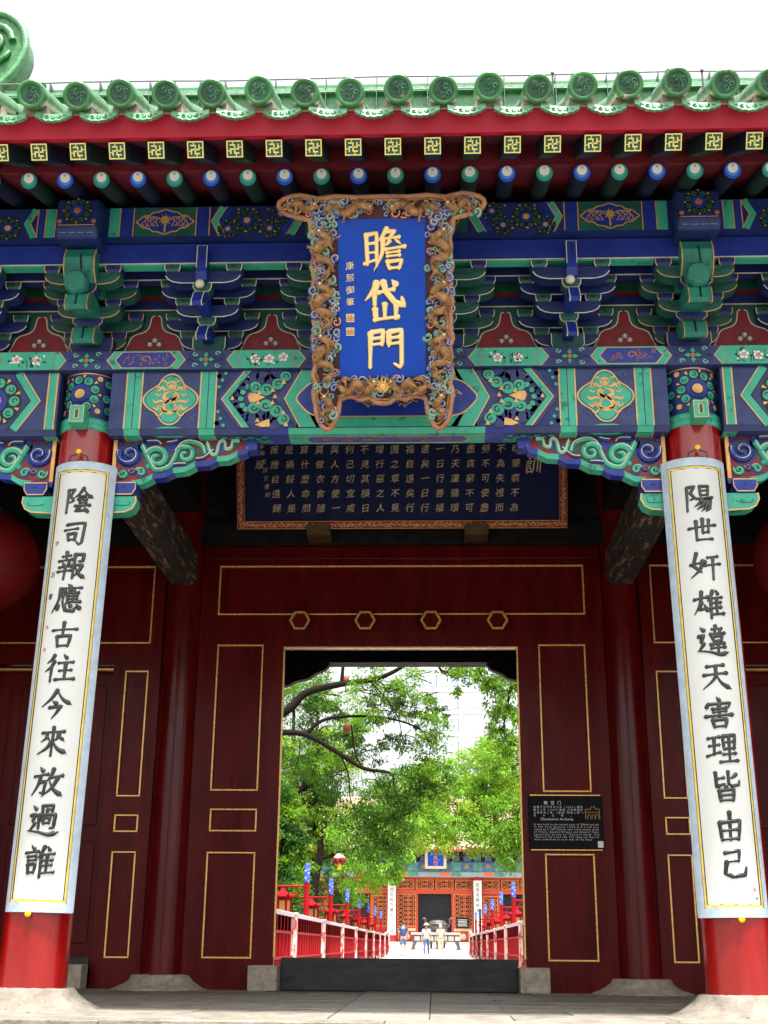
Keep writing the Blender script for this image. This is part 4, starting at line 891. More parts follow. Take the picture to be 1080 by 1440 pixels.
for x in (-1.022, -.357, .312, .986):
    b = MB(); b.lathe([(.098, .0), (.103, .015), (.103, .10)], (x, 3.85, 3.525), REDD, 6, False, 'y')
    b.v = [(v[0], v[1], v[2]) for v in b.v]; o = b.build('door_stud', gate)
    b = MB(); n = 6; V = []
    for k in range(n):
        a = 2*PI*k/n; V.append((x+.097*math.cos(a), 3.85-.113, 3.525+.097*math.sin(a)))
    b.tube(V+[V[0]], .015, TRIM, 6, False, False); b.build('gilt_hexagon_rim', o)
    b = MB(); b.add([(x+.088*math.cos(2*PI*k/6), 3.85-.106, 3.525+.088*math.sin(2*PI*k/6)) for k in range(6)], [(0, 1, 2, 3, 4, 5)], REDD); b.build('stud_face', o)
b = MB(); b.box(-5.4, 5.4, 3.80, 3.98, 4.351, 4.62, DARKW); b.box(-2.06, 2.06, 3.84, 3.98, 4.205, 4.35, REDD); b.box(-5.4, 5.4, 3.86, 3.96, 4.62, 5.62, DARKW); b.build('upper_door_wall', gate, .01)
# ================================================================== HANGING BOARDS AND SIGNS
def couplet(x, chars, zsz, label, sig):
    cx = x; t = thing('couplet_board', label, 'couplet board', (cx+(.043 if x > 0 else -.048), 0, .59), 0, 'couplet boards on the front columns'); t.rotation_euler = (0, .0145 if x < 0 else -.0130, 0)
    R0 = .246; f0 = cyl(0, 0, R0, .0015); H = 3.115; hw = .216
    # curved body: strips across, full height, with back
    def strip(a0, a1, z0, z1, h, m, n=8, mb=None):
        vs = []; nz = 1
        for z in (z0, z1):
            for k in range(n+1): vs.append(f0(a0+(a1-a0)*k/n, z, h))
        mb.add(vs, [(k, k+1, n+2+k, n+1+k) for k in range(n)], m, True)
    K = R0/.216
    A = .262   # half arc length
    b = MB()
    for (a0, a1, z0, z1) in ((-A, -A+.062, 0, H), (A-.062, A, 0, H), (-A+.062, A-.062, 0, .062), (-A+.062, A-.062, H-.062, H)):
        strip(a0, a1, z0, z1, 8, BORD, 8, b)
    n = 16                                   # rims closing the thickness
    for z in (0, H):
        vs = [f0(-A+2*A*k/n, z, h) for h in (8, -9) for k in range(n+1)]; b.add(vs, [(k, k+1, n+2+k, n+1+k) for k in range(n)], BORD)
    for a in (-A, A): b.add([f0(a, 0, 8), f0(a, H, 8), f0(a, H, -9), f0(a, 0, -9)], [(0, 1, 2, 3)], BORD)
    for sa in (-1, 1):
        for z, zz in ((0, .062), (H, H-.062)): b.add([f0(sa*A, z, 8.6), f0(sa*(A-.062), zz, 8.6), f0(sa*(A-.066), zz, 8.6), f0(sa*(A-.004), z, 8.6)], [(0, 1, 2, 3)], DARKW)
    b.build('border_frame', t)
    b = MB(); i = A-.062
    for a0, a1, z0, z1 in ((-i, -i+.016, .062, H-.062), (i-.016, i, .062, H-.062), (-i+.016, i-.016, .062, .078), (-i+.016, i-.016, H-.078, H-.062)): strip(a0, a1, z0, z1, 5, YEL, 4, b)
    b.build('yellow_moulding', t)
    b = MB(); i = A-.078; strip(-i, i, .078, H-.078, 1, WPANEL, 12, b)
    for a0, a1, z0, z1 in ((-i, -i+.004, .078, H-.078), (i-.004, i, .078, H-.078), (-i, i, .078, .081), (-i, i, H-.081, H-.078)): strip(a0, a1, z0, z1, 2, DARKW, 4, b)
    pn = b.build('white_panel', t)
    for j, (ch, z) in enumerate(zip(chars, zsz)):
        b = MB(); brush(b, f0, ch, (.004 if x > 0 else .0), z-.59, .208, INK, 14.5, .006, .003, j, .03); o = b.build('character', pn)
    for ch, a, z, s_, m in sig:
        b = MB()
        if ch in STR: brush(b, f0, ch, a, z-.59, s_, m, 7., .001, .003, 3)
        else:
            d = Draw(b, f0); d.rib([(a-s_/2, z-.59-s_/2), (a+s_/2, z-.59-s_/2), (a+s_/2, z-.59+s_/2), (a-s_/2, z-.59+s_/2)], .003, m, 2, True)
            for q in range(3): d.rib([(a-s_/3, z-.59+s_*.25*(q-1)), (a+s_/3, z-.59+s_*.25*(q-1))], .003, m, 2)
            d.rib([(a, z-.59-s_/2), (a, z-.59+s_/2)], .003, m, 3)
        b.build('signature', pn)
    for z, nm in ((-.012, 'bottom_clip'), (H+.075, 'top_hook')):
        b = MB(); p = f0(-.03 if x < 0 else .02, z, 8)
        b.blob((p.x, p.y-.004, z), (.022, .012, .02), YELB, 10)
        if nm == 'top_hook':
            b.tube(cat([(p.x-.07, p.y+.03, H-.005), (p.x-.06, p.y+.01, H+.04), (p.x-.03, p.y+.01, H+.05), (p.x, p.y+.0, H+.062), (p.x+.03, p.y+.01, H+.05), (p.x+.06, p.y+.01, H+.04), (p.x+.07, p.y+.03, H-.005)], 3), .005, IRON, 6)
        b.build(nm, t)
    return t
YELB = mat('bright yellow clip', (.85, .52, .0), .4, .05, 10); SEALR = mat('faded red seal ink', (.62, .16, .12), .6, .2, 30)
couplet(-2.20, '陰司報應古往今來放過誰', [3.408, 3.167, 2.919, 2.675, 2.416, 2.182, 1.937, 1.687, 1.414, 1.172, .903],
        'curved white couplet board on left front column, small signature beside its characters',
        [('中', -.135, 3.09, .045, INK), ('石', -.14, 2.86, .05, INK), ('書', -.14, 2.70, .045, INK), ('#', -.14, 2.48, .022, SEALR), ('#', -.14, 2.32, .02, SEALR)])
couplet(2.20, '陽世奸雄違天害理皆由己', [3.40, 3.163, 2.904, 2.626, 2.377, 2.134, 1.880, 1.650, 1.405, 1.146, .925],
        'curved white couplet board on right front column, faint seal marks at its foot', [('石', .135, .76, .03, SEALR), ('中', .15, .705, .02, INK)])

# ---- name plaque over the entrance
pq = thing('name_plaque', 'cobalt blue name plaque, three gold characters, carved gilt dragon frame under the eave', 'plaque', (-.012, -.85, 4.69))
lean = math.atan2(.46, .98)
pq.rotation_euler = (lean, 0, 0)     # top leans out
F = lambda y: flat(y)
U = .005
# local frame: x right, z up along the board, y back; front faces -y
out = []
def frame_outline():
    P = [(0, .685), (.18, .68), (.32, .69), (.44, .675), (.56, .70), (.68, .675), (.715, .63), (.66, .575), (.56, .55), (.50, .53)]
    for i in range(9): z = .46-i*.125; P += [(.492-.012*(i % 2), z), (.470, z-.06)]
    P += [(.49, -.66), (.478, -.75), (.46, -.85), (.41, -.92), (.36, -.90), (.315, -.80), (.30, -.71), (.22, -.69), (.16, -.715), (.10, -.70), (.05, -.735), (0, -.74)]
    return P
H_ = frame_outline(); full = H_+[(-x, z) for x, z in H_[-2:0:-1]]; full = cat(full, 2, True)
b = MB(); b.prism(full, 'y', .0, .05, mat('dark red carved ground', (.06, .008, .006), .6, .3, 8)); back = b.build('backing', pq)
b = MB(); b.tube([(x, -.005, z) for x, z in full]+[(full[0][0], -.005, full[0][1])], .019, RIM, 8, False, True); b.tube([(x*.955, -.012, z*.965) for x, z in full]+[(full[0][0]*.955, -.012, full[0][1]*.965)], .009, CARVE, 6, False, True); b.build('scalloped_rim', pq)
b = MB(); b.box(-.305, .305, -.012, -.002, -.56, .535, PBLUE); fld = b.build('blue_field', pq, .003)
CW = mat('pale cloud edge', (.46, .46, .40), .5, .15, 30); CB = mat('cloud blue', (.05, .08, .36), .5, .25, 20); CG = mat('cloud green', (.10, .32, .22), .5, .25, 20); CR = mat('cloud red', (.22, .03, .02), .5, .3, 20)
regs = [(-.485, -.315, -.66, .56), (.315, .485, -.66, .56), (-.34, .34, -.68, -.57), (-.66, .66, .555, .655), (-.45, -.335, -.86, -.68), (.335, .45, -.86, -.68)]
def rdisc(rg, r): return (rg.uniform(r[0], r[1]), rg.uniform(r[2], r[3]))
b = MB(); rg = rnd(21); dcl = Draw(b, lambda a, t, h: Vector((a, -.003*h, t)))
for r_ in regs:
    n = int((r_[1]-r_[0])*(r_[3]-r_[2])*850)
    for i in range(n):
        x, z = rdisc(rg, r_); rr = rg.uniform(.016, .036); m = rg.choice([CB, CB, CG, CG, CR]); a0 = rg.uniform(0, 6); dr = rg.choice((-1, 1)); y = -rg.uniform(.0, .025)
        P = [(x+rr*(1-.8*t/10)*math.cos(a0+dr*t*.62), y, z+rr*(1-.8*t/10)*math.sin(a0+dr*t*.62)) for t in range(11)]
        b.tube(P, rr*.40, m, 6); b.tube([(p[0]+rr*.12, p[1]-rr*.30, p[2]+rr*.15) for p in P], rr*.15, CW, 4)
b.build('cloud_scrolls', pq, kind='stuff')
def carved(path, r0, ph=0, nm='carved_dragon', legs=True):
    b = MB(); Q = cat(path, 8); N = len(Q); rg = rnd(int(abs(path[0][0]*100)+abs(path[0][1]*177)))
    P = [(x, -.040-.02*math.sin(i*.5+ph), z) for i, (x, z) in enumerate(Q)]
    b.tube(P, [1.25*r0*(.55+.6*math.sin(PI*min(1, (i+3)/(N*.8)))) if i < N*.8 else r0*(1-(i-N*.8)/(N*.25)) for i in range(N)], CARVE, 8)
    for i in range(0, N-2, 2): x, y, z = P[i]; b.blob((x+rg.uniform(-.01, .01), y-r0*.5, z), (r0*.45, r0*.4, r0*.3), CARVE, 6)
    x, y, z = P[0]; b.blob((x, y-.012, z), (.030, .025, .026), CARVE, 8); b.blob((x, y-.03, z+.012), (.010, .010, .010), WHITEP, 6)
    for s in (-1, 1): b.tube([(x+s*.01, y-.02, z+.02), (x+s*.03, y-.03, z+.04), (x+s*.028, y-.03, z+.06)], [.008, .006, .003], CARVE, 5)
    if legs:
        for i in range(4, N-4, 7):
            x, y, z = P[i]; a = rg.uniform(0, 6.28); L = .055
            e = (x+L*math.cos(a), y-.015, z+L*math.sin(a)); b.tube([(x, y-.01, z), ((x+e[0])/2+.01, y-.025, (z+e[2])/2), e], [.012, .010, .008], CARVE, 6)
            for c in (-.6, 0, .6): b.tube([e, (e[0]+.022*math.cos(a+c), e[1], e[2]+.022*math.sin(a+c))], [.006, .002], CARVE, 4)
    return b.build(nm, pq)
for s in (-1, 1):
    for z0 in (.44, .08, -.28):
        carved([(s*(.40+.03), z0), (s*.36, z0-.05), (s*.44, z0-.10), (s*.44, z0-.17), (s*.36, z0-.20), (s*.37, z0-.27), (s*.43, z0-.31)], .024, z0)
    carved([(s*.06, -.60), (s*.12, -.66), (s*.18, -.60), (s*.24, -.66), (s*.30, -.62), (s*.27, -.57), (s*.20, -.58)], .022)
    carved([(s*.08, .60), (s*.16, .63), (s*.24, .57), (s*.32, .62), (s*.40, .58)], .024)
    carved([(s*.46, .62), (s*.52, .60), (s*.58, .64), (s*.64, .61), (s*.60, .58)], .020)
    carved([(s*.41, -.70), (s*.37, -.76), (s*.42, -.81), (s*.39, -.86)], .018, 0, 'carved_dragon', False)
b = MB(); b.blob((0, -.045, -.63), (.032, .02, .032), GOLDB, 12)
for k in range(12):
    a = 2*PI*k/12; L = .075 if math.sin(a) > -.2 else .05; b.tube([(.03*math.cos(a), -.045, -.63+.03*math.sin(a)), ((L-.02)*math.cos(a+.15), -.05, -.63+(L-.02)*math.sin(a+.15)), (L*math.cos(a), -.045, -.63+L*math.sin(a)+.008)], [.012, .008, .002], GOLDB, 5)
b.build('flaming_pearl', pq)
fq = flat(-.0125)
CH3 = mat('pale gold leaf characters', (.95, .72, .32), .35, .06, 12, metal=.25)
for ch, u, v, s_ in (('瞻', .02, .325, .30), ('岱', .02, -.035, .29), ('門', .02, -.36, .28)):
    b = MB(); brush(b, fq, ch, u, v, s_, CH3, 15 if ch != '瞻' else 11.5, .006, .005, 1, .0); o = b.build('gold_character', fld)
    b = MB(); brush(b, fq, ch, u-.002, v-.003, s_, mat('painted character shadow', (.03, .02, .03), .6, .1, 5) if 'painted character shadow' not in MAT else MAT['painted character shadow'], 18.5 if ch != '瞻' else 14.5, .001, .0012, 1, .0); b.build('character_shadow', fld)  # dark offset copy under the gold strokes paints their shadow
for i, ch in enumerate('康熙御筆'):
    b = MB(); type_char(b, fq, ch, -.222, .215-.083*i, .058, CH3, 3, .0, 0, 1.5+i); b.build('small_gold_character', fld)
for i in range(2):
    b = MB(); d = Draw(b, fq); z = -.145-.095*i; d.rect(-.252, -.196, z-.028, z+.028, CH3, 2)
    for k in range(5): d.rib([(-.246+.011*k, z-.022), (-.246+.011*k, z+(.022 if k % 2 else .01))], .004, CR, 3)
    for k in range(4): d.rib([(-.246, z-.018+.013*k), (-.202, z-.018+.013*k)], .003, CR, 3)
    b.build('gold_seal', fld)

# ---- inscription board inside
ib = thing('inscription_board', 'large navy board with columns of small gold characters above the doorway', 'inscription board', (.015, 3.55, 4.44))
ib.rotation_euler = (R(20), 0, 0); W2, Hh = 1.69, 1.42
b = MB(); b.box(-W2+.085, W2-.085, -.005, .03, .085, Hh-.085, PNAVY); fld2 = b.build('navy_field', ib)
b = MB()
for a0, a1, c0, c1 in ((-W2, W2, 0, .085), (-W2, W2, Hh-.085, Hh), (-W2, -W2+.085, .0855, Hh-.0855), (W2-.085, W2, .0855, Hh-.0855)): b.box(a0, a1, -.03, .03, c0, c1, REDP)
fr = b.build('border_frame', ib, .005)
b = MB(); d = Draw(b, flat(-.0305)); rg = rnd(2); OG = mat('orange gilt scroll', (.55, .22, .05), .4, .2, 20, metal=.3)
for e in (.006, .079):
    d.rib([(-W2+e, e), (W2-e, e), (W2-e, Hh-e), (-W2+e, Hh-e)], .008, OG, 1, True)
def scr(x, z, k, vert):
    p = (x, z); d.spiral(p, .026, k, 1.1, .010, OG, 1, 1 if k % 2 else -1, 10); d.disc((x+(.0 if vert else .03), z+(.03 if vert else 0)), .012, OG, 2, 6); d.disc((x+rg.uniform(-.02, .02), z+rg.uniform(-.02, .02)), .009, GOLD, 2, 6)
n = int(2*W2/.052)
for k in range(n):
    x = -W2+.05+k*(2*W2-.1)/(n-1)
    for z in (.043, Hh-.043): scr(x, z, k, False)
for k in range(int(Hh/.055)):
    for x in (-W2+.043, W2-.043): scr(x, .08+k*.055, k, True)
b.build('gilt_scrollwork', fr)
COLS = ['神明鑒察不為', '福不為失禮而', '有勞不可使盡', '本盡貪窮不可', '有乃天運循環', '故一日行善福', '旨遠矣一日行', '至福自遠矣行', '春園之草不見', '於增行惡之人', '居不見其損日', '人利己切宜戒', '旨與人方便一', '人莫做衣食隨', '緣算什麼命問', '是禍餒人是', '因報應自遠歸', '監服']
ft = flat(-.0055); PG = mat('thin gold lettering', (.52, .39, .23), .4, .1, 10, metal=.2)
dz = .150
def one(ch, *a):
    b = MB(); type_char(b, ft, ch, *a); b.build('character', fld2)
for k, cs in enumerate(COLS):
    x = 1.165-k*.1535; top = .215+dz*5
    if k == 15: cs = ' '+cs
    if k == 17: cs = ' '+cs
    for i, ch in enumerate(cs):
        if ch == ' ': continue
        one(ch, x+(i-3)*.006*(k-8)/8, top-dz*i, .091, PG, 1, .0, .12, 1+k*.7+i)
    for i in range(2):
        one(cs[(i+2) % len(cs)] if cs[(i+2) % len(cs)] != ' ' else '之', x, top+dz*(i+1), .091, PG, 1, .0, .12, 2+k+i)
one('寶', 1.33, .86, .17, PG, 1, .008, .1, 2); one('訓', 1.35, .64, .17, PG, 1, .008, .1, 5)
for i, ch in enumerate('歲次年吉日立書印'): one(ch, -1.44+.01*i, .95-.085*i, .055, PG, 1, 0, .1, i)
for x in (-.83, .78):
    b = MB(); b.prism([(3.40, 4.44), (3.50, 4.36), (3.78, 4.36), (3.78, 4.44)], 'x', x-.12, x+.12, mat('brown support bracket', (.08, .045, .02), .6, .4, 10, .5, 30) if 'brown support bracket' not in MAT else MAT['brown support bracket'])
    b.build('board_support', gate, .006)

# ---- information sign on the door wall
sg = thing('information_sign', 'black bilingual information sign with white lettering fixed to the red wall right of the doorway', 'sign', (1.605, 3.84, 1.54))
b = MB(); b.box(-.355, .355, -.035, .0, -.25, .25, PLASTIC); pl_ = b.build('sign_panel', sg, .008)
b = MB()
for z in (-.262, .252): b.box(-.34, .34, -.02, .0, z, z+.010, TRIM)
b.build('sign_rail', sg)
fs_ = flat(-.0355); WT = mat('white lettering', (.75, .75, .73), .5, .03, 5)
def trad(lines, x0, z0, size, dz, width=None, last=None):
    b = MB()
    for i, l in enumerate(lines): type_line(b, fs_, l, x0, z0-dz*i, size, WT, 1, .0, width if i < len(lines)-1 else last)
    return b
b = MB()
for i, ch in enumerate('瞻岱门'): type_char(b, fs_, ch, -.19+.065*i, .183, .036, WT, 1, .01)
b.build('title_characters', pl_)
trad(['始建于元代至治二年（1322）。明正', '统十二年（1447）重修。门内供奉护', '法神龙虎二将，（俗称“哼哈二将”）', '及十太保。'], -.31, .135, .0235, .027, .475, .36).build('chinese_text', pl_)
trad(['Zhandaimen Archway'], -.245, .018, .034, .03).build('english_title', pl_)
trad(['It was built in the second year of Zhizhi period', 'in the Yuan Dynasty (1322 A.D.) and was', 'restored in 1447.Houses two enforcement Gods', 'of Family, General Dragon and General Tiger', '(generally known as "General Heng" and', '"General Ha") and the Ten Imperial Guards', 'were enshrined at each side of the Gate.'], -.31, -.028, .0235, .0235, .62, .56).build('english_text', pl_)
b = MB(); d = Draw(b, fs_); L = [(.19, .03), (.19, .10), (.185, .115), (.21, .125), (.235, .12), (.25, .15), (.26, .14), (.275, .155), (.285, .12), (.31, .13), (.325, .115), (.32, .10), (.325, .03)]
d.rib(L, .004, GOLD, 1); d.rib([(.19, .095), (.32, .095)], .003, GOLD, 1)
for x in (.225, .265, .30): d.rib([(x-.014, .03), (x-.014, .06), (x-.007, .075), (x+.007, .075), (x+.014, .06), (x+.014, .03)], .003, GOLD, 1)
b.build('archway_drawing', pl_)
b = MB(); b.box(.295, .348, -.0375, -.035, -.235, -.175, WHITEP); b.build('white_sticker', pl_)

# ---- big red lanterns in the side bays
for x, lab in ((-3.88, 'large round red silk lantern hanging in the dark left side bay'), (3.80, 'large round red silk lantern hanging in the dark right side bay')):
    t = thing('red_lantern', lab, 'lantern', (x, 2.3, 3.74), 0, 'large red lanterns in the side bays')
    b = MB(); n = 32; vs = []; q = 18
    for i in range(q+1):
        a = PI*i/q
        for k in range(n): rr = (.57*math.sin(a)**.85 if 0 < i < q else .0)*(1-.018*(k % 2)); vs.append((rr*math.cos(2*PI*k/n), rr*math.sin(2*PI*k/n), .48*math.cos(a)))
    b.add(vs, [(i*n+k, (i+1)*n+k, (i+1)*n+(k+1) % n, i*n+(k+1) % n) for i in range(q) for k in range(n)], LANT, True); b.build('silk_body', t)
    b = MB(); b.lathe([(.17, .43), (.18, .45), (.18, .50), (.15, .51)], (0, 0, 0), GOLD, 20); b.build('gilt_cap', t); b = MB(); b.lathe([(.15, -.51), (.18, -.50), (.18, -.45), (.17, -.43)], (0, 0, 0), GOLD, 20); b.build('gilt_cap', t)
    b = MB()
    for k in range(24): a = 2*PI*k/24; b.tube([(.14*math.cos(a), .14*math.sin(a), -.5), (.145*math.cos(a), .145*math.sin(a), -.8)], .010, YEL, 4)
    b.build('tassel_fringe', t); b = MB(); b.tube([(0, 0, .5), (0, 0, 1.72)], .008, IRON, 6); b.build('hanging_cord', t)

# ---- lightning wire above the eave
t = thing('lightning_wire', 'thin grey lightning wire on short rods running along the eave above the green tiles', 'wire', (0, -1.70, 5.80))
b = MB(); N = 24; b.tube([(-6+12*k/N, .0, .065+.006*math.sin(k*1.7)) for k in range(N+1)], .0055, WIRE, 6); b.build('upper_wire', t)
b = MB(); b.tube([(-6+12*k/N, .25, .15+.01*math.sin(k*1.1)) for k in range(N+1)], .0045, WIRE, 6); b.build('lower_wire', t)
for k in range(-5, 6):
    b = MB(); x = -.82+.98*k; b.tube([(x, 0, -.10), (x, 0, .07)], .006, IRON, 6); b.blob((x, 0, .07), .014, IRON, 6); b.build('rod', t)
# ================================================================== COURTYARD BEHIND THE GATE
def at(x, y, Y):       # point of the world at depth Y seen in direction (x, y) of the 1080 x 1440 photograph
    d = _f+(x-540)/1758.93*_r+(720-y)/1758.93*_u; t = (Y+8.6115)/d.y
    return Vector((.331+t*d.x, Y, .4082+t*d.z))
REDF = mat('sun faded red paint', (.42, .02, .03), .5, .25, 8, wear=((.62, .40, .38), .60, 5)); REDF2 = mat('chalky faded post paint', (.62, .36, .34), .6, .2, 6, c2=(.60, .50, .48), wear=((.36, .02, .02), .50, 7), stretch=(2, 2, .6))
REDR = mat('red railing paint', (.26, .002, .006), .6, .25, 6, spec=.12); WRAIL = mat('chalky top rail', (.42, .38, .44), .5, .15, 10, wear=((.45, .08, .08), .66, 9))
BLW = mat('blue and white band', (.02, .07, .38), .5, .2, 10, wear=((.65, .65, .68), .56, 16)); LGLOW = mat('amber lantern pane', (.5, .24, .06), .5, .15, 10)
for s, X, lab in ((-1, -2.17, 'long red railing with chalky pale posts along the left side of the path'), (1, 2.28, 'long red railing with chalky pale posts along the right side of the path')):
    t = thing('path_railing', lab, 'railing', (X, 9.8, -.15), 0, 'red railings along the path')
    ys_ = [0.0]+[4.8+6.1*k for k in range(9)]
    for k, y in enumerate(ys_):
        z0 = zc(y+9.8)+.15
        b = MB(); b.box(-.08, .08, y-.08, y+.08, z0, z0+1.06, REDF2); b.box(-.095, .095, y-.095, y+.095, z0+1.06, z0+1.10, REDF2); b.build('railing_post', t, .008)
        if k+1 < len(ys_):
            y1 = ys_[k+1]; z1_ = zc(y1+9.8)+.15
            b = MB(); b.prism([(y+.08, z0+1.02), (y1-.08, z1_+1.02), (y1-.08, z1_+1.09), (y+.08, z0+1.09)], 'x', -.05, .05, WRAIL); b.build('top_rail', t, .01)
            b = MB(); b.box(-.04, .04, y+.08, y1-.08, z0+.12, z0+.18, REDR); b.box(-.03, .03, y+.08, y1-.08, z0+.34, z0+.38, REDR); b.box(-.03, .03, y+.08, y1-.08, z0+.74, z0+.78, REDR); b.build('lower_rail', t)
            b = MB(); n = int((y1-y-.16)/.16)
            for i in range(1, n): yy_ = y+.08+(y1-y-.16)*i/n; tall = i % 3; b.box(-.02, .02, yy_-.018, yy_+.018, z0+.18, z0+1.02 if tall else z0+.34, REDR)
            for i in range(1, n, 3): yy_ = y+.08+(y1-y-.16)*i/n; b.box(-.02, .02, yy_-.018, yy_+.018, z0+.78, z0+1.02, REDR)
            b.build('balusters', t, kind='stuff')
def lamp_post(lab, X, Y, s, k):
    t = thing('lamp_post', lab, 'lamp post', (X, Y, zc(Y)), 0, 'red lamp posts with blue and white tops beside the path')
    b = MB(); b.lathe([(.075, 0), (.075, .12), (.052, .16), (.050, 1.74)], (0, 0, 0), REDR, 14); b.build('pole', t)
    b = MB(); b.lathe([(.056, 1.74), (.056, 2.08), (.045, 2.10), (.0, 2.11)], (0, 0, 0), BLW, 14)
    for i in range(3): b.blob((.050*math.cos(i*1.3-2.2), .050*math.sin(i*1.3-2.2), 1.82+.09*i), (.014, .014, .02), WHITEP, 6)
    b.build('blue_white_top', t)
    b = MB(); b.tube([(0, 0, 1.66), (s*.78, 0, 1.66)], .022, REDR, 8); b.tube([(s*.1, 0, 1.52), (s*.25, 0, 1.66)], .012, REDR, 6); b.build('arm', t); return t
def palace_lantern(lab, X, Y, z, first=[None]):
    if first[0] is None:
        t = thing('palace_lantern', lab, 'lantern', (X, Y, z), 0, 'palace lanterns hanging over the path')
        b = MB(); b.lathe([(.0, .0), (.03, -.01), (.05, -.06), (.09, -.085), (.20, -.125), (.205, -.145), (.13, -.15)], (0, 0, 0), REDR, 6, False)
        for k in range(6): a = 2*PI*k/6; b.tube([(.17*math.cos(a), .17*math.sin(a), -.12), (.21*math.cos(a), .21*math.sin(a), -.12), (.235*math.cos(a), .235*math.sin(a), -.085)], [.02, .018, .006], REDR, 5)
        b.build('lantern_roof', t)
        b = MB(); b.lathe([(.115, -.15), (.125, -.17), (.12, -.43), (.10, -.45)], (0, 0, 0), LGLOW, 6, False); b.build('amber_panes', t)
        b = MB()
        for k in range(6):
            a = 2*PI*k/6; b.tube([(.13*math.cos(a), .13*math.sin(a), -.15), (.13*math.cos(a), .13*math.sin(a), -.45)], .018, REDR, 4)
        b.lathe([(.13, -.15), (.14, -.155), (.14, -.20), (.12, -.20)], (0, 0, 0), REDR, 6, False); b.lathe([(.12, -.41), (.135, -.41), (.135, -.46), (.06, -.52), (.0, -.525)], (0, 0, 0), REDR, 6, False); b.build('lantern_frame', t)
        b = MB(); b.tube([(0, 0, -.52), (0, 0, -.62)], [.02, .03], REDR, 6); b.build('tassel', t); first[0] = t; t.scale = (1.25, 1.25, 1.25); return t
    c = copy_tree(first[0]); c.location = (X, Y, z); c['label'] = lab; return c
ordn = ['nearest', 'second', 'third', 'fourth', 'fifth', 'sixth', 'seventh']
for k in range(7):
    for s, X, sd_ in ((-1, -2.20, 'left'), (1, 2.34, 'right')):
        Y = 17.3+6.1*k+(.0 if s < 0 else 1.2)
        if Y > 57: continue
        t = lamp_post('red lamp post with blue and white top, %s along the %s railing' % (ordn[k], sd_), X, Y, s, k)
        palace_lantern('red palace lantern with amber panes on the %s lamp post by the %s railing' % (ordn[k], sd_), X+s*.47, Y, zc(Y)+1.64)
# ---- far hall
VERM = mat('sunlit vermilion timber', (.48, .05, .02), .5, .12, 4); VERM2 = mat('red hall column', (.42, .02, .015), .4, .12, 4); LATT = mat('ochre lattice', (.60, .15, .04), .5, .15, 10)
GREYB = mat('pale grey painted beam', (.30, .36, .38), .6, .3, 3, c2=(.20, .36, .34)); HT = mat('pale teal beam paint', (.07, .24, .20), .6, .5, 9); HB = mat('pale blue beam paint', (.06, .13, .26), .6, .5, 9)
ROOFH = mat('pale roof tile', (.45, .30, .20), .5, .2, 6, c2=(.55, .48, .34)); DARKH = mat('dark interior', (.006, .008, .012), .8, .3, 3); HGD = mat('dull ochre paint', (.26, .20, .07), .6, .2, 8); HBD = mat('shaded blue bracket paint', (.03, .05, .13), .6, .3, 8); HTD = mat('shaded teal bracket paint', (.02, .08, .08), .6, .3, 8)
HG = mat('ochre gilt', (.62, .50, .30), .5, .2, 8)
hx, hy = .37, 74.0
hall = thing('far_hall', 'distant vermilion hall with lattice doors and tiled eave at the end of the path', 'hall', (hx, hy, .45))
def hb(nm, x0, x1, y0, y1, z0, z1, m, p=None, bev=0): b = MB(); b.box(x0, x1, y0, y1, z0, z1, m); return b.build(nm, p or hall, bev)
hb('stone_base', -10, 10, -.4, 9, -.1, .17, mat('pale base stone', (.34, .32, .30), .8, .15, 3)); hb('step', -1.6, 1.6, -.9, -.4, -.1, .06, MAT['pale base stone'])
hc = [-8.1, -2.7, 2.7, 8.1]
for x in hc: b = MB(); b.lathe([(.24, .17), (.24, 4.05), (.22, 4.06), (.22, 5.2)], (x, 0, 0), VERM2, 20); c = b.build('column', hall); b = MB(); b.lathe([(.235, 4.06), (.235, 4.95)], (x, 0, 0), HT, 20); b.build('painted_column_head', c)
def lattice(x0, x1, z0, z1, y=.5, p=None):
    fr_ = MB(); t = .06
    for a0, a1, c0, c1 in ((x0, x1, z0, z0+t), (x0, x1, z1-t, z1), (x0, x0+t, z0+t, z1-t), (x1-t, x1, z0+t, z1-t)): fr_.box(a0, a1, y-.03, y+.03, c0, c1, LATT)
    f = fr_.build('lattice_frame', hall)
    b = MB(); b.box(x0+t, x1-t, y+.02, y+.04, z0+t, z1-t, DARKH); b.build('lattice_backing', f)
    b = MB(); X0, X1, Z0, Z1 = x0+t, x1-t, z0+t, z1-t; st = .26
    def seg(p, q):
        dx, dz = q[0]-p[0], q[1]-p[1]; l = math.hypot(dx, dz); nx, nz = -dz/l*.028, dx/l*.028
        b.add([(p[0]+nx, y-.002, p[1]+nz), (p[0]-nx, y-.002, p[1]-nz), (q[0]-nx, y-.002, q[1]-nz), (q[0]+nx, y-.002, q[1]+nz)], [(0, 1, 2, 3)], LATT)
    for sg_ in (1, -1):
        k = -60
        while k < 60:
            pts = []
            for (xa, za, xb, zb) in ((X0, Z0, X1, Z0), (X0, Z1, X1, Z1), (X0, Z0, X0, Z1), (X1, Z0, X1, Z1)):
                c = k*st
                if za == zb: xx = X0+(c-(za-Z0)*sg_*1.0); 
                else: zz_ = Z0+(c-(xa-X0))*sg_; xx = xa
                q = (xx, za) if za == zb else (xa, zz_)
                if X0-1e-6 <= q[0] <= X1+1e-6 and Z0-1e-6 <= q[1] <= Z1+1e-6 and all(math.dist(q, r_) > 1e-3 for r_ in pts): pts.append(q)
            if len(pts) >= 2: seg(pts[0], pts[1])
            k += 1
    n = int((X1-X0)/st)
    for i in range(1, n+1): seg((X0+(X1-X0)*i/(n+1), Z0), (X0+(X1-X0)*i/(n+1), Z1))
    b.build('lattice_bars', f, kind='stuff')
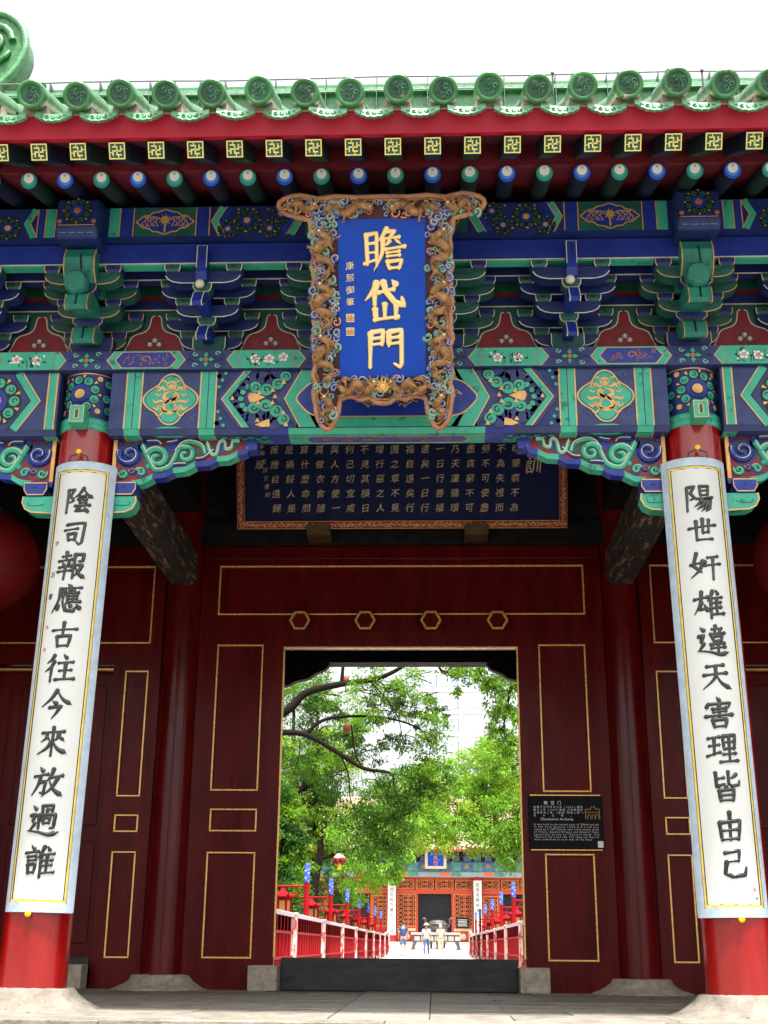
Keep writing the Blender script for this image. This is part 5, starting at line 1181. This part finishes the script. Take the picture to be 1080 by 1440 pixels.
hb('wall_backing', -10, 10, .7, .9, .17, 5.2, DARKH)
for a0, a1 in ((-2.5, -1.06), (1.06, 2.5)):
    hb('door_frame', a0, a1, .5, .6, .17, 3.2, VERM); lattice(a0+.12, a1-.12, 1.05, 3.05, .45)
    hb('gold_panel', a0+.15, a1-.15, .47, .5, .82, .98, HG); hb('lower_panel', a0+.15, a1-.15, .46, .5, .25, .72, VERM2); b = MB(); b.lathe([(.0, .0), (.18, .02), (.2, .0)], ((a0+a1)/2, .455, .48), HG, 16, True, 'y'); b.build('gilt_rosette', hall)
hb('door_threshold', -1.06, 1.06, .4, .6, .17, .38, VERM2)
hb('transom_rail', -2.5, 2.5, .4, .6, 3.06, 3.30, VERM); hb('upper_rail', -2.5, 2.5, .4, .6, 3.95, 4.15, VERM)
for i in range(4): x0 = -2.5+i*1.25; lattice(x0+.04, x0+1.21, 3.32, 3.93, .45)
for s in (-1, 1):
    hb('transom_rail', *sorted((s*2.9, s*7.9)), .4, .6, 3.06, 3.30, VERM); hb('upper_rail', *sorted((s*2.9, s*7.9)), .4, .6, 3.95, 4.15, VERM)
    for i in range(4): a = sorted((s*(2.95+i*1.25), s*(4.12+i*1.25))); lattice(a[0], a[1], 3.32, 3.93, .45)
    for i in (0, 3): a = sorted((s*(2.95+i*1.28), s*(4.10+i*1.28))); hb('door_frame', a[0], a[1], .5, .6, .17, 3.06, VERM); lattice(a[0]+.1, a[1]-.1, 1.05, 2.95, .45); hb('lower_panel', a[0]+.1, a[1]-.1, .46, .5, .25, .9, VERM2)
hb('lower_beam', -10, 10, -.22, .22, 4.06, 4.38, GREYB); 
for i in range(-14, 15):
    hb('beam_panel', i*.68-.30, i*.68+.30, -.245, -.22, 4.10, 4.34, [GREYB, LATT, HT, GREYB][i % 4])
hb('upper_beam', -10, 10, -.25, .25, 4.39, 5.0, HB)
for i in range(-14, 15):
    p = hb('beam_panel', i*.68-.30, i*.68+.30, -.28, -.25, 4.44, 4.95, [HT, HB][i % 2]); b = MB(); b.lathe([(.0, .01), (.15, .0)], (i*.68, -.29, 4.70), HGD if i % 2 else HT, 12, True, 'y'); b.build('medallion', p)
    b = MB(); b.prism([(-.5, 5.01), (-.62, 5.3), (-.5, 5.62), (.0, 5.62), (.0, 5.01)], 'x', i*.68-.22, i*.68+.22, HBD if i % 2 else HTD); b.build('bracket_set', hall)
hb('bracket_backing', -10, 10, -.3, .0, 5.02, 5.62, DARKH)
b = MB(); b.prism([(-1.5, 5.55), (0, 5.62), (0, 5.9), (-1.55, 5.66)], 'x', -11, 11, VERM2); b.build('eave_board', hall)
b = MB()
for i in range(-38, 39): b.tube([(i*.285, -1.62, 5.74), (i*.285, .5, 6.6), (i*.285, 4.5, 9.0)], .085, ROOFH, 8); b.blob((i*.285+.142, -1.6, 5.66), (.09, .03, .07), LATT, 6)
b.build('roof_tile_rows', hall, kind='stuff')
b = MB(); b.prism([(-1.55, 5.66), (.5, 6.5), (4.5, 8.9), (8.5, 6.5), (8.5, 5.6)], 'x', -11, 11, ROOFH); b.build('roof', hall); hb('ridge', -8, 8, 4.3, 4.7, 8.8, 9.5, ROOFH, None, .05)
t = thing('hall_plaque', 'blue plaque with red lettering in a pale frame under the distant hall eave', 'plaque', (hx+.07, hy-.75, 4.98)); t.rotation_euler = (R(12), 0, 0)
b = MB(); b.box(-.68, .68, -.03, .05, 0, 1.35, HG); b.build('frame', t, .06); b = MB(); b.box(-.50, .50, -.05, -.03, .17, 1.2, PBLUE); f = b.build('blue_field', t)
b = MB()
for i, ch in enumerate('岱岳殿'): type_char(b, flat(-.051), ch, 0, 1.02-.33*i, .30, LATT, 1, .01)
b.build('lettering', f)
for s, tx, lab in ((-1, '天地无私为善自然获福', 'narrow white couplet board on the column left of the distant hall door'), (1, '圣贤有教修身可以齐家', 'narrow white couplet board on the column right of the distant hall door')):
    t = thing('hall_couplet_board', lab, 'couplet board', (hx+s*2.7, hy-.26, 1.0), 0, 'couplet boards on the distant hall')
    b = MB(); b.box(-.25, .25, -.03, .0, 0, 3.3, WPANEL); b.build('panel', t, .01); b = MB()
    for i, ch in enumerate(tx): type_char(b, flat(-.031), ch, 0, 3.05-.31*i, .27, mat('grey lettering', (.12, .12, .12), .5, .1, 5) if 'grey lettering' not in MAT else MAT['grey lettering'], 1, .01)
    b.build('lettering', t)
t = thing('hall_notice', 'small dark notice board on the lattice right of the distant hall door', 'notice', (hx+1.75, hy+.38, 1.45)); b = MB(); b.box(-.40, .40, -.03, .03, 0, .62, DARKH); b.build('panel', t, .02)
b = MB()
for k in range(5): b.box(-.3, .3-.05*(k % 2), -.034, -.031, .12+.09*k, .15+.09*k, WHITEP)
b.build('lettering', t)
# ---- offering table and censer
BRZ = mat('dark bronze', (.07, .06, .055), .45, .3, 8, metal=.6, c2=(.15, .13, .12)); GRYT = mat('grey altar top', (.30, .28, .26), .6, .2, 6)
gz = zc(66)
t = thing('offering_table', 'long dark bronze offering table with grey top in front of the distant hall', 'table', (.42, 66, gz)); W_ = 1.4
b = MB(); b.box(-W_, W_, -.35, .35, .78, .92, GRYT); b.build('table_top', t, .02); b = MB(); b.box(-W_+.1, W_-.1, -.3, .3, .42, .78, BRZ); b.build('apron', t, .02)
b = MB()
for k in range(7): b.box(-W_+.2+k*.38, -W_+.5+k*.38, -.32, -.30, .48, .72, GRYT)
b.build('apron_panels', t, kind='stuff')
for sx in (-1, 1):
    for sy in (-1, 1): b = MB(); b.prism([(sx*(W_-.12), .42), (sx*(W_-.32), .42), (sx*(W_-.22), .1), (sx*(W_-.28), .0), (sx*(W_+.02), .0), (sx*(W_-.02), .1)], 'y', sy*.28-.06, sy*.28+.06, BRZ); b.build('leg', t)
t = thing('incense_burner', 'bronze incense burner with two curled handles standing behind the offering table', 'incense burner', (.52, 67.2, zc(67.2)))
b = MB(); b.lathe([(.25, .75), (.48, .82), (.56, 1.0), (.54, 1.2), (.50, 1.28), (.58, 1.32), (.58, 1.38), (.50, 1.38), (.44, 1.5), (.3, 1.55), (.0, 1.58)], (0, 0, 0), BRZ, 28); b.build('bowl', t)
for s in (-1, 1):
    b = MB(); b.tube(cat([(s*.50, 0, 1.18), (s*.62, 0, 1.22), (s*.70, 0, 1.40), (s*.68, 0, 1.58), (s*.78, 0, 1.66), (s*.86, 0, 1.60)], 5), .045, BRZ, 8); b.build('handle', t)
for k in range(3): a = 2*PI*k/3+.5; b = MB(); b.tube([(.32*math.cos(a), .32*math.sin(a), .85), (.45*math.cos(a), .45*math.sin(a), .45), (.42*math.cos(a), .42*math.sin(a), 0)], [.12, .08, .07], BRZ, 10); b.build('leg', t)
# ---- people seen from behind
SKIN = mat('skin', (.42, .24, .16), .55, .1, 8); HAIR = mat('black hair', (.02, .016, .014), .5, .2, 10); WHAIR = mat('white hair', (.6, .58, .55), .6, .1, 10)
def skinned(nm, V, E, Rr, m, parent, sub=2):
    me = bpy.data.meshes.new(nm); me.from_pydata(V, E, []); me.materials.append(m); o = bpy.data.objects.new(nm, me); col.objects.link(o); o.parent = parent
    me.skin_vertices.new(name='s') if False else None
    md = o.modifiers.new('skin', 'SKIN'); md.use_smooth_shade = True
    if not me.skin_vertices: bpy.context.view_layer.update()
    lay = me.skin_vertices[0].data
    for i, r_ in enumerate(Rr): lay[i].radius = r_ if hasattr(r_, '__len__') else (r_, r_); lay[i].use_root = (i == 0)
    s_ = o.modifiers.new('sub', 'SUBSURF'); s_.levels = sub; s_.render_levels = sub; return o
def person(label, loc, rz, shirt, pants, hair, h=1.66, step=.0, shorts=False, skirt=False, arms=((-.02, .10), (.02, .08)), hat=None, cane=False):
    k = h/1.72; t = thing('person', label, 'person', loc, rz); S = lambda x, y, z: (x*k, y*k, z*k)
    L = {'pel': (0, 0, .93), 'wai': (0, 0, 1.08), 'che': (0, .01, 1.30), 'nec': (0, -.0, 1.46), 'hd0': (0, .01, 1.54), 'hd1': (0, .01, 1.64)}
    V = [S(*v) for v in L.values()]; E = [(0, 1), (1, 2), (2, 3), (3, 4), (4, 5)]; Rr = [(.14*k, .10*k), (.12*k, .09*k), (.15*k, .10*k), .05*k, .075*k, .072*k]
    hands = []
    for s, (ay, hy_) in zip((-1, 1), arms):
        i = len(V); V += [S(s*.17, 0, 1.40), S(s*.24, -.02+ay, 1.14), S(s*.24, .06+hy_, .92), S(s*.235, .08+hy_, .86)]; E += [(2, i), (i, i+1), (i+1, i+2), (i+2, i+3)]; Rr += [.052*k, .040*k, .026*k, .030*k]
        hi = i+3; hands.append(V[hi])
        for q in range(4): j = len(V); V += [S(s*.235, .055+hy_+.018*q, .80), S(s*.225, .06+hy_+.018*q, .765+.004*abs(q-1.5))]; E += [(hi, j), (j, j+1)]; Rr += [.009*k, .007*k]
        j = len(V); V += [S(s*.21, .12+hy_, .84), S(s*.20, .135+hy_, .81)]; E += [(hi, j), (j, j+1)]; Rr += [.010*k, .008*k]
    leg = []
    for s in (-1, 1):
        f = s*step; i = len(V); V += [S(s*.085, 0, .86), S(s*.095, f*.45+.01, .48), S(s*.10, f-.01, .09), S(s*.10, f+.0, .04), S(s*.115, f+.15, .03)]; E += [(0, i), (i, i+1), (i+1, i+2), (i+2, i+3), (i+3, i+4)]; Rr += [.082*k, .055*k, .036*k, .036*k, (.035*k, .025*k)]; leg.append(i)
    skinned('body', V, E, Rr, SKIN, t)
    TV = [S(0, 0, .92), S(0, 0, 1.08), S(0, .01, 1.30), S(0, 0, 1.43)]; TE = [(0, 1), (1, 2), (2, 3)]; TR = [(.165*k, .125*k), (.145*k, .11*k), (.175*k, .125*k), (.075*k, .065*k)]
    for s, (ay, hy_) in zip((-1, 1), arms): i = len(TV); TV += [S(s*.175, 0, 1.40), S(s*.225, -.01+ay*.6, 1.22)]; TE += [(2, i), (i, i+1)]; TR += [.072*k, .062*k]
    skinned('shirt', TV, TE, TR, shirt, t)
    PV = [S(0, 0, .97), S(0, 0, .90)]; PE = [(0, 1)]; PR = [(.15*k, .115*k), (.155*k, .12*k)]
    for s in (-1, 1):
        f = s*step; i = len(PV); PV += [S(s*.088, 0, .84), S(s*.097, f*.45+.01, .52 if shorts else .48)]; PE += [(1, i), (i, i+1)]; PR += [.098*k, .078*k if shorts else .068*k]
        if not shorts: PV += [S(s*.10, f-.01, .10)]; PE += [(i+1, i+2)]; PR += [.055*k]
    skinned('trousers', PV, PE, PR, pants, t)
    b = MB(); n = 14; b.blob(S(0, -.006, 1.655), (.082*k, .094*k, .098*k), hair, n)
    if hair is not HAIR: b.blob(S(0, -.05, 1.60), (.075*k, .06*k, .08*k), hair, 10)
    b.build('hair', t)
    b = MB()
    for s in (-1, 1): b.blob(S(s*.08, .01, 1.60), (.014*k, .024*k, .034*k), SKIN, 8); b.blob(S(s*.032, .088, 1.615), (.013*k, .008*k, .008*k), HAIR, 6)
    b.blob(S(0, .098, 1.585), (.013*k, .02*k, .024*k), SKIN, 8); b.blob(S(0, .088, 1.548), (.026*k, .010*k, .007*k), MAT['pink blossom heart'], 8); b.build('face_features', t)
    b = MB()
    for s in (-1, 1): f = s*step; b.blob(S(s*.11, f+.07, .035), (.050*k, .14*k, .045*k), BLACK if shorts else WHITEP, 10)
    b.build('shoes', t)
    if hat: b = MB(); b.lathe([(.17*k, 1.66*k), (.165*k, 1.672*k), (.10*k, 1.69*k), (.09*k, 1.76*k), (.0, 1.78*k)], (0, -.005, 0), hat, 20); b.build('hat', t)
    return t, hands
TSH = mat('blue cotton', (.015, .05, .17), .8, .15, 12); SHO = mat('grey blue shorts', (.08, .12, .22), .8, .15, 12); JEAN = mat('blue denim', (.04, .09, .22), .8, .15, 12); WTOP = mat('white blouse cotton', (.46, .48, .56), .8, .06, 12); CRM = mat('cream linen', (.46, .40, .27), .8, .06, 12)
person('person in a blue t-shirt and shorts standing alone on the path, seen from behind', (-1.28, 60, zc(60)), R(5), TSH, SHO, HAIR, 1.70, .06, True, arms=((-.02, .12), (.0, .14)))
person('person in white top, blue jeans and pale sun hat walking, seen from behind', (-.08, 60, zc(60)), R(-6), WTOP, JEAN, HAIR, 1.58, .2, hat=mat('straw hat', (.62, .52, .36), .8, .1, 30))
tt, hd = person('person with white hair in cream clothes walking with a cane, seen from behind', (.66, 60.2, zc(60.2)), R(4), CRM, CRM, WHAIR, 1.56, .10)
cn = thing('walking_cane', 'thin walking cane held by the person in cream clothes', 'cane', (.66+.30, 60.3, zc(60.3)))
b = MB(); b.tube([(-.07, -.0, .80), (-.02, 0, .84), (.0, 0, .78), (.10, .0, .0)], .014, WIRE, 8); b.build('shaft', cn)

# ---- trees: trunk, limbs and leaf clumps
def leafmat(nm, c, t=.45, v=.35, sc_=1.2): return mat(nm, tuple(x*(1-v) for x in c), .5, 0, sc_, c2=tuple(min(1, x*(1+v)) for x in c), trans=t, spec=.3)
LG_dark = leafmat('dark locust leaf', (.05, .13, .008)); LG_mid = leafmat('fresh green leaf', (.13, .28, .012)); LG_lite = leafmat('sunlit yellow green leaf', (.28, .42, .035)); LG_jun = leafmat('juniper sprays', (.04, .13, .015), .3); LG_pale = leafmat('pale weeping leaf', (.20, .40, .03))
BARK = mat('dark bark', (.012, .009, .007), .9, .4, 8, .8, 25, stretch=(4, 4, 1), spec=.1)
def leaf_mesh(nm, clumps, size, m, parent, seed=0, droop=.5, asp=.38, flatn=.6):
    rs = np.random.RandomState(seed); C = []; n_tot = 0
    for c, r_, n in clumps:
        sub = max(3, n//45); cc = rs.normal(size=(sub, 3)); cc /= (np.linalg.norm(cc, axis=1, keepdims=True)+1e-6); cc *= rs.uniform(.25, 1, (sub, 1))**.5
        cc = np.array(c)+cc*np.array(r_)
        per = n//sub; pts = np.repeat(cc, per, axis=0)+rs.normal(size=(per*sub, 3))*np.array(r_)*np.array([.16, .16, .13])*1.3; C.append(pts)
    P = np.concatenate(C); N = len(P)
    d = rs.normal(size=(N, 3)); d[:, 2] -= droop*1.3; d /= np.linalg.norm(d, axis=1, keepdims=True)
    nn = rs.normal(size=(N, 3)); nn[:, 2] += flatn; s_ = np.cross(d, nn); s_ /= (np.linalg.norm(s_, axis=1, keepdims=True)+1e-6)
    L = size*rs.uniform(.6, 1.3, (N, 1)); a = P; tip = P+d*L; mid = P+d*L*.45
    V = np.stack([a, mid+s_*L*asp*.5, tip, mid-s_*L*asp*.5], 1).reshape(-1, 3)
    me = bpy.data.meshes.new(nm); me.vertices.add(4*N); me.vertices.foreach_set('co', V.astype(np.float32).ravel()); me.loops.add(4*N); me.loops.foreach_set('vertex_index', np.arange(4*N, dtype=np.int32))
    me.polygons.add(N); me.polygons.foreach_set('loop_start', np.arange(0, 4*N, 4, dtype=np.int32)); me.polygons.foreach_set('loop_total', np.full(N, 4, dtype=np.int32)); me.materials.append(m); me.update(); me.validate()
    o = bpy.data.objects.new(nm, me); col.objects.link(o); o.parent = parent; o['kind'] = 'stuff'; return o
def tree(label, base, limbs, groups, seed=1, nm='broadleaf_tree'):
    t = thing(nm, label, 'tree', (0, 0, 0)); t.location = base; off = Vector(base)
    b = MB(); P, r_ = limbs[0]; b.tube([Vector(p)-off for p in cat(P, 5)], [r_[0]+(r_[1]-r_[0])*i/(5*(len(P)-1)) for i in range(5*(len(P)-1)+1)], BARK, 10); b.build('trunk', t)
    for P, r_ in limbs[1:]: b = MB(); b.tube([Vector(p)-off for p in cat(P, 5)], [r_[0]+(r_[1]-r_[0])*i/(5*(len(P)-1)) for i in range(5*(len(P)-1)+1)], BARK, 7); b.build('branch', t)
    tw = MB(); rt = rnd(seed+500)
    for cl, sz, m, dr in groups:
        for c, r__, n in cl:
            for q in range(3):
                a = rt.uniform(0, 6.28); e = rt.uniform(-.6, .5); c0 = Vector(c)-off; p1 = c0+Vector((r__[0]*math.cos(a), r__[1]*math.sin(a), r__[2]*e)); p0 = c0-Vector((r__[0]*math.cos(a), r__[1]*math.sin(a)*.8, r__[2]*(e-.4)))
                tw.tube([p0, (p0+p1)/2+Vector((0, 0, r__[2]*.25)), p1], [.014, .009, .004], BARK, 4, False)
    tw.build('twigs', t, kind='stuff')
    for i, (cl, sz, m, dr) in enumerate(groups): leaf_mesh('crown', [(tuple(Vector(c)-off), r__, n) for c, r__, n in cl], sz, m, t, seed+i, dr)
    return t
Y = 20.; A_ = lambda x, y, dy=0: tuple(at(x, y, Y+dy))
limbs = [([(-6.2, 20, -.15), (-6.0, 20, 2), (-5.4, 20, 4), (-4.4, 20, 4.8), A_(397, 1030)], (.26, .10)),
         ([(-5.6, 20, 3.6), (-4.6, 20.2, 4.9), A_(398, 1003), A_(430, 975), A_(480, 962), A_(520, 957), A_(555, 944), A_(600, 915)], (.13, .035)),
         ([A_(480, 962), A_(482, 940), A_(484, 900)], (.05, .03)), ([A_(397, 1030), A_(430, 1033), A_(470, 1055), A_(510, 1080), A_(545, 1086), A_(553, 1095), A_(554, 1112)], (.075, .015)),
         ([A_(430, 1033), A_(450, 1015), A_(480, 1008), A_(540, 1009), A_(590, 1025), A_(604, 1050)], (.05, .012)), ([A_(494, 1020), A_(500, 1060), A_(512, 1082)], (.02, .02)),
         ([A_(480, 1064), A_(490, 1090), A_(492, 1120), A_(500, 1140), A_(515, 1150)], (.022, .008)), ([A_(422, 1040), A_(420, 1065), A_(412, 1090)], (.016, .008)), ([A_(604, 905), A_(620, 942), A_(640, 945)], (.04, .02)),
         ([A_(520, 957), A_(545, 985), A_(560, 1010), A_(566, 1040)], (.02, .008))]
cl = [(A_(x, y, dy), (r_, r_*1.2, r_*.8), int(n*8)) for x, y, dy, r_, n in [
    (410, 960, 1, .5, 120), (440, 945, .5, .45, 110), (455, 985, 1, .45, 100), (500, 980, 0, .45, 90), (520, 945, 0, .4, 80), (545, 975, .3, .42, 100), (580, 960, 0, .45, 110), (570, 1000, .5, .35, 60), (600, 985, .3, .35, 60), (530, 1005, 0, .3, 40),
    (610, 1020, 0, .38, 90), (600, 1050, .3, .45, 130), (615, 1080, 0, .4, 120), (590, 1085, .5, .4, 110), (560, 1100, 0, .5, 170), (540, 1130, 0, .5, 180), (575, 1130, .4, .4, 120), (550, 1165, .2, .5, 180), (520, 1185, .4, .5, 170), (560, 1190, 0, .4, 130), (500, 1150, .6, .5, 150), (600, 1110, .5, .3, 60),
    (620, 1005, .3, .25, 30), (650, 950, 0, .4, 70), (630, 935, 0, .35, 60), (480, 1040, 1, .4, 60), (425, 1000, 1, .4, 60), (570, 1040, .2, .3, 40), (470, 1000, .6, .35, 70), (500, 1035, .4, .3, 50), (535, 1000, .3, .35, 60), (548, 1045, .3, .3, 50), (515, 1065, .5, .4, 80), (560, 975, .2, .35, 60), (590, 1010, .3, .3, 60), (440, 1040, .6, .45, 90), (420, 1075, .8, .45, 90), (460, 1100, .7, .45, 100), (625, 1100, .2, .25, 40)]]
tree('dark branched locust tree leaning in from the left with drooping feathery leaves', (-6.2, 20, -.15), limbs, [(cl[:14], .085, LG_mid, .5), (cl[14:], .085, LG_dark, .8)], 3, 'locust_tree')
Y = 18.
limbs = [([(5.2, 18, -.15), (5.1, 18, 3), (4.6, 18, 6), (3.6, 18, 7.3)], (.22, .08)), ([(4.9, 18, 5), A_(740, 965), A_(715, 985), A_(708, 1030)], (.06, .015)), ([(4.0, 18, 7.0), A_(700, 925), A_(675, 948)], (.05, .02))]
cl = [(A_(x, y, dy), (r_, r_, r_*1.1), int(n*6)) for x, y, dy, r_, n in [(700, 985, 0, .35, 120), (715, 1010, .2, .35, 130), (700, 1035, 0, .28, 90), (722, 960, .4, .4, 120), (675, 965, 0, .25, 50), (690, 945, 0, .35, 90), (660, 940, 0, .3, 50), (718, 1050, 0, .25, 60), (645, 960, 0, .25, 30), (730, 1080, 0, .2, 30), (712, 1180, 0, .28, 80), (725, 1200, 0, .35, 110), (705, 1195, .3, .25, 60), (728, 1160, 0, .3, 70)]]
tree('green tree on the right with leaf sprays hanging into the doorway view', (5.2, 18, -.15), limbs, [(cl, .10, LG_mid, 1.0)], 13, 'locust_tree')
Y = 46.
limbs = [([(8.5, 46, -.15), (8.2, 46, 2.5), A_(722, 1190), A_(702, 1168), A_(680, 1155)], (.4, .12)), ([A_(702, 1168), A_(694, 1140), A_(690, 1110)], (.12, .06)), ([A_(680, 1155), A_(655, 1142), A_(640, 1130)], (.10, .05))]
cl = []
rg = rnd(77)
for i in range(84):
    x = rg.uniform(575, 738); y = rg.uniform(1045, 1190)
    top = 1085-(x-585)*.6 if x < 650 else 1045 if x < 700 else 1050
    if y < top: continue
    cl.append((A_(x, y, rg.uniform(-2, 2)), (.7, .8, .5), 700))
tree('bright yellow green broadleaf tree standing behind the right railing', (8.5, 46, -.15), limbs, [(cl[::2], .15, LG_lite, .4), (cl[1::2], .15, LG_pale, .4)], 23)
Y = 33.
limbs = [([(-3.6, 33, -.15), (-3.5, 33, 2), (-3.2, 33, 4.2)], (.2, .08)), ([(-3.4, 33, 3), A_(520, 1190), A_(545, 1205)], (.06, .02))]
cl = [(A_(x, y, dy), (r_, r_, r_*1.1), int(n*6)) for x, y, dy, r_, n in [(500, 1190, 0, .6, 150), (530, 1180, 0, .6, 170), (550, 1195, 0, .5, 150), (560, 1215, 0, .35, 110), (540, 1220, 0, .4, 110), (515, 1215, 0, .5, 130), (490, 1225, 0, .5, 120), (555, 1235, 0, .22, 60), (480, 1170, 0, .6, 130), (572, 1200, 0, .25, 60), (500, 1250, 1, .45, 100), (525, 1238, 1, .35, 80), (570, 1165, 2, .5, 100), (545, 1150, 1, .6, 130)]]
tree('pale green weeping tree behind the left railing with hanging sprays', (-3.6, 33, -.15), limbs, [(cl, .13, LG_pale, 1.1)], 33, 'weeping_tree')
for i, (x, y, h, w_, lab) in enumerate([(-5.6, 34, 9, 1.7, 'dark green juniper rising behind the first lanterns of the left railing'), (-4.3, 41, 10.5, 1.5, 'tall juniper in the middle of the evergreens on the left'), (-8.5, 42, 13, 2.6, 'broad juniper at the far left behind the railing'), (-6.5, 52, 14, 2.6, 'tallest juniper of the evergreens behind the left railing'), (-3.9, 27, 4.6, 1.0, 'low bushy juniper close behind the left railing'), (9.5, 60, 11, 3.0, 'dark evergreen beside the distant hall on the right'), (-9.5, 62, 15, 4.0, 'wide evergreen beside the distant hall on the left')]):
    cl = []; rg = rnd(i+60)
    for k in range(46):
        z = rg.uniform(.06, 1); rr = w_*(1-z)**.55*(.55+.5*rg.random()) if z > .15 else w_*.8; a = rg.uniform(0, 2*PI); cl.append(((x+rr*math.cos(a), y+rr*math.sin(a), z*h), (w_*.33, w_*.33, h*.055), 420))
    tree(lab, (x, y, -.15), [([(x, y, -.15), (x+.1, y, h*.5), (x, y, h*.92)], (.22, .04))], [(cl[::2], .13, LG_jun, -.6), (cl[1::2], .12, LG_mid if i in (0, 3, 4) else LG_jun, -.3)], 100+i*3, 'juniper_tree')
Y = 40.
cl = []; rg = rnd(5)
for i in range(84):
    x = rg.uniform(375, 590); y = rg.uniform(1015, 1195)
    if x > 500 and y < 1060+(x-500)*.5: continue
    cl.append((A_(x, y, rg.uniform(-2, 2)), (.65, .7, .5), 520))
tree('sunlit green tree filling the view behind the dark branches on the left', (-7.6, 40, -.15), [([(-7.6, 40, -.15), (-7.2, 40, 3), (-5.5, 40, 5.5), (-3.5, 40, 6.5)], (.3, .08))], [(cl[::2], .14, LG_lite, .4), (cl[1::2], .14, LG_mid, .5)], 91)
Y = 27; p = at(477, 1207, Y)
t = thing('lantern_cluster', 'cluster of small red lanterns with a yellow tassel hanging in the left trees', 'lanterns', tuple(p))
for k in range(7): a = 2*PI*k/7; b = MB(); b.blob((.13*math.cos(a), .13*math.sin(a), -.05-.02*(k % 2)), (.065, .065, .10), LANT, 10); b.build('small_lantern', t)
b = MB(); b.lathe([(0, .14), (.06, .12), (.16, .03), (.17, .0)], (0, 0, 0), mat('faded pink canopy', (.6, .3, .28), .6, .2, 10), 14); b.build('canopy', t)
b = MB(); b.tube([(0, 0, -.1), (0, 0, -.3)], [.04, .06], MAT['bright yellow clip'], 8); b.build('yellow_tassel', t); b = MB(); b.tube([(0, 0, .12), (0, 0, 3)], .006, IRON, 5); b.build('hanging_cord', t)
for x, y, lab in ((488, 1024, 'small red lantern half hidden in leaves between two dark branches'), (486, 958, 'small red lantern in the leaves above the thickest branch')):
    p = at(x, y, 23); t = thing('small_red_lantern', lab, 'lantern', tuple(p), 0, 'small red lanterns in the locust tree'); b = MB(); b.blob((0, 0, 0), (.10, .10, .14), LANT, 12); b.build('silk_body', t); b = MB(); b.tube([(0, 0, .1), (0, 0, .8)], .006, IRON, 5); b.tube([(0, 0, -.1), (0, 0, -.3)], .02, LANT, 5); b.build('cord', t)
# ---- distant tower block
t = thing('tower_block', 'pale distant apartment tower rising behind the trees', 'building', (2.6, 160, 0))
CONC = mat('haze pale tower concrete', (.72, .72, .72), .8, .04, .2); GLS = mat('haze pale window glass', (.36, .43, .50), .2, .1, .5)  # distance haze is put into these pale wall and window colours
b = MB(); b.box(-4.3, 4.3, 0, 12, 0, 44, CONC); b.build('wall', t)
b = MB(); b.box(-4.4, 4.4, -.12, 0, -.06, .06, CONC); lm = b.mesh('floor_band'); b = MB(); b.box(-.55, .55, -.06, .02, .7, 2.3, GLS); wm_ = b.mesh('window')
for k in range(1, 15):
    o = bpy.data.objects.new('floor_band', lm); col.objects.link(o); o.parent = t; o.location.z = k*3
    for i in range(6): o = bpy.data.objects.new('window', wm_); col.objects.link(o); o.parent = t; o.location = (-3.6+i*1.44, 0, k*3)
for x in (-1.45, 1.45): b = MB(); b.box(x-.25, x+.25, -.5, 0, 0, 44, CONC); b.build('pier', t)
bpy.data.objects.remove(_to)
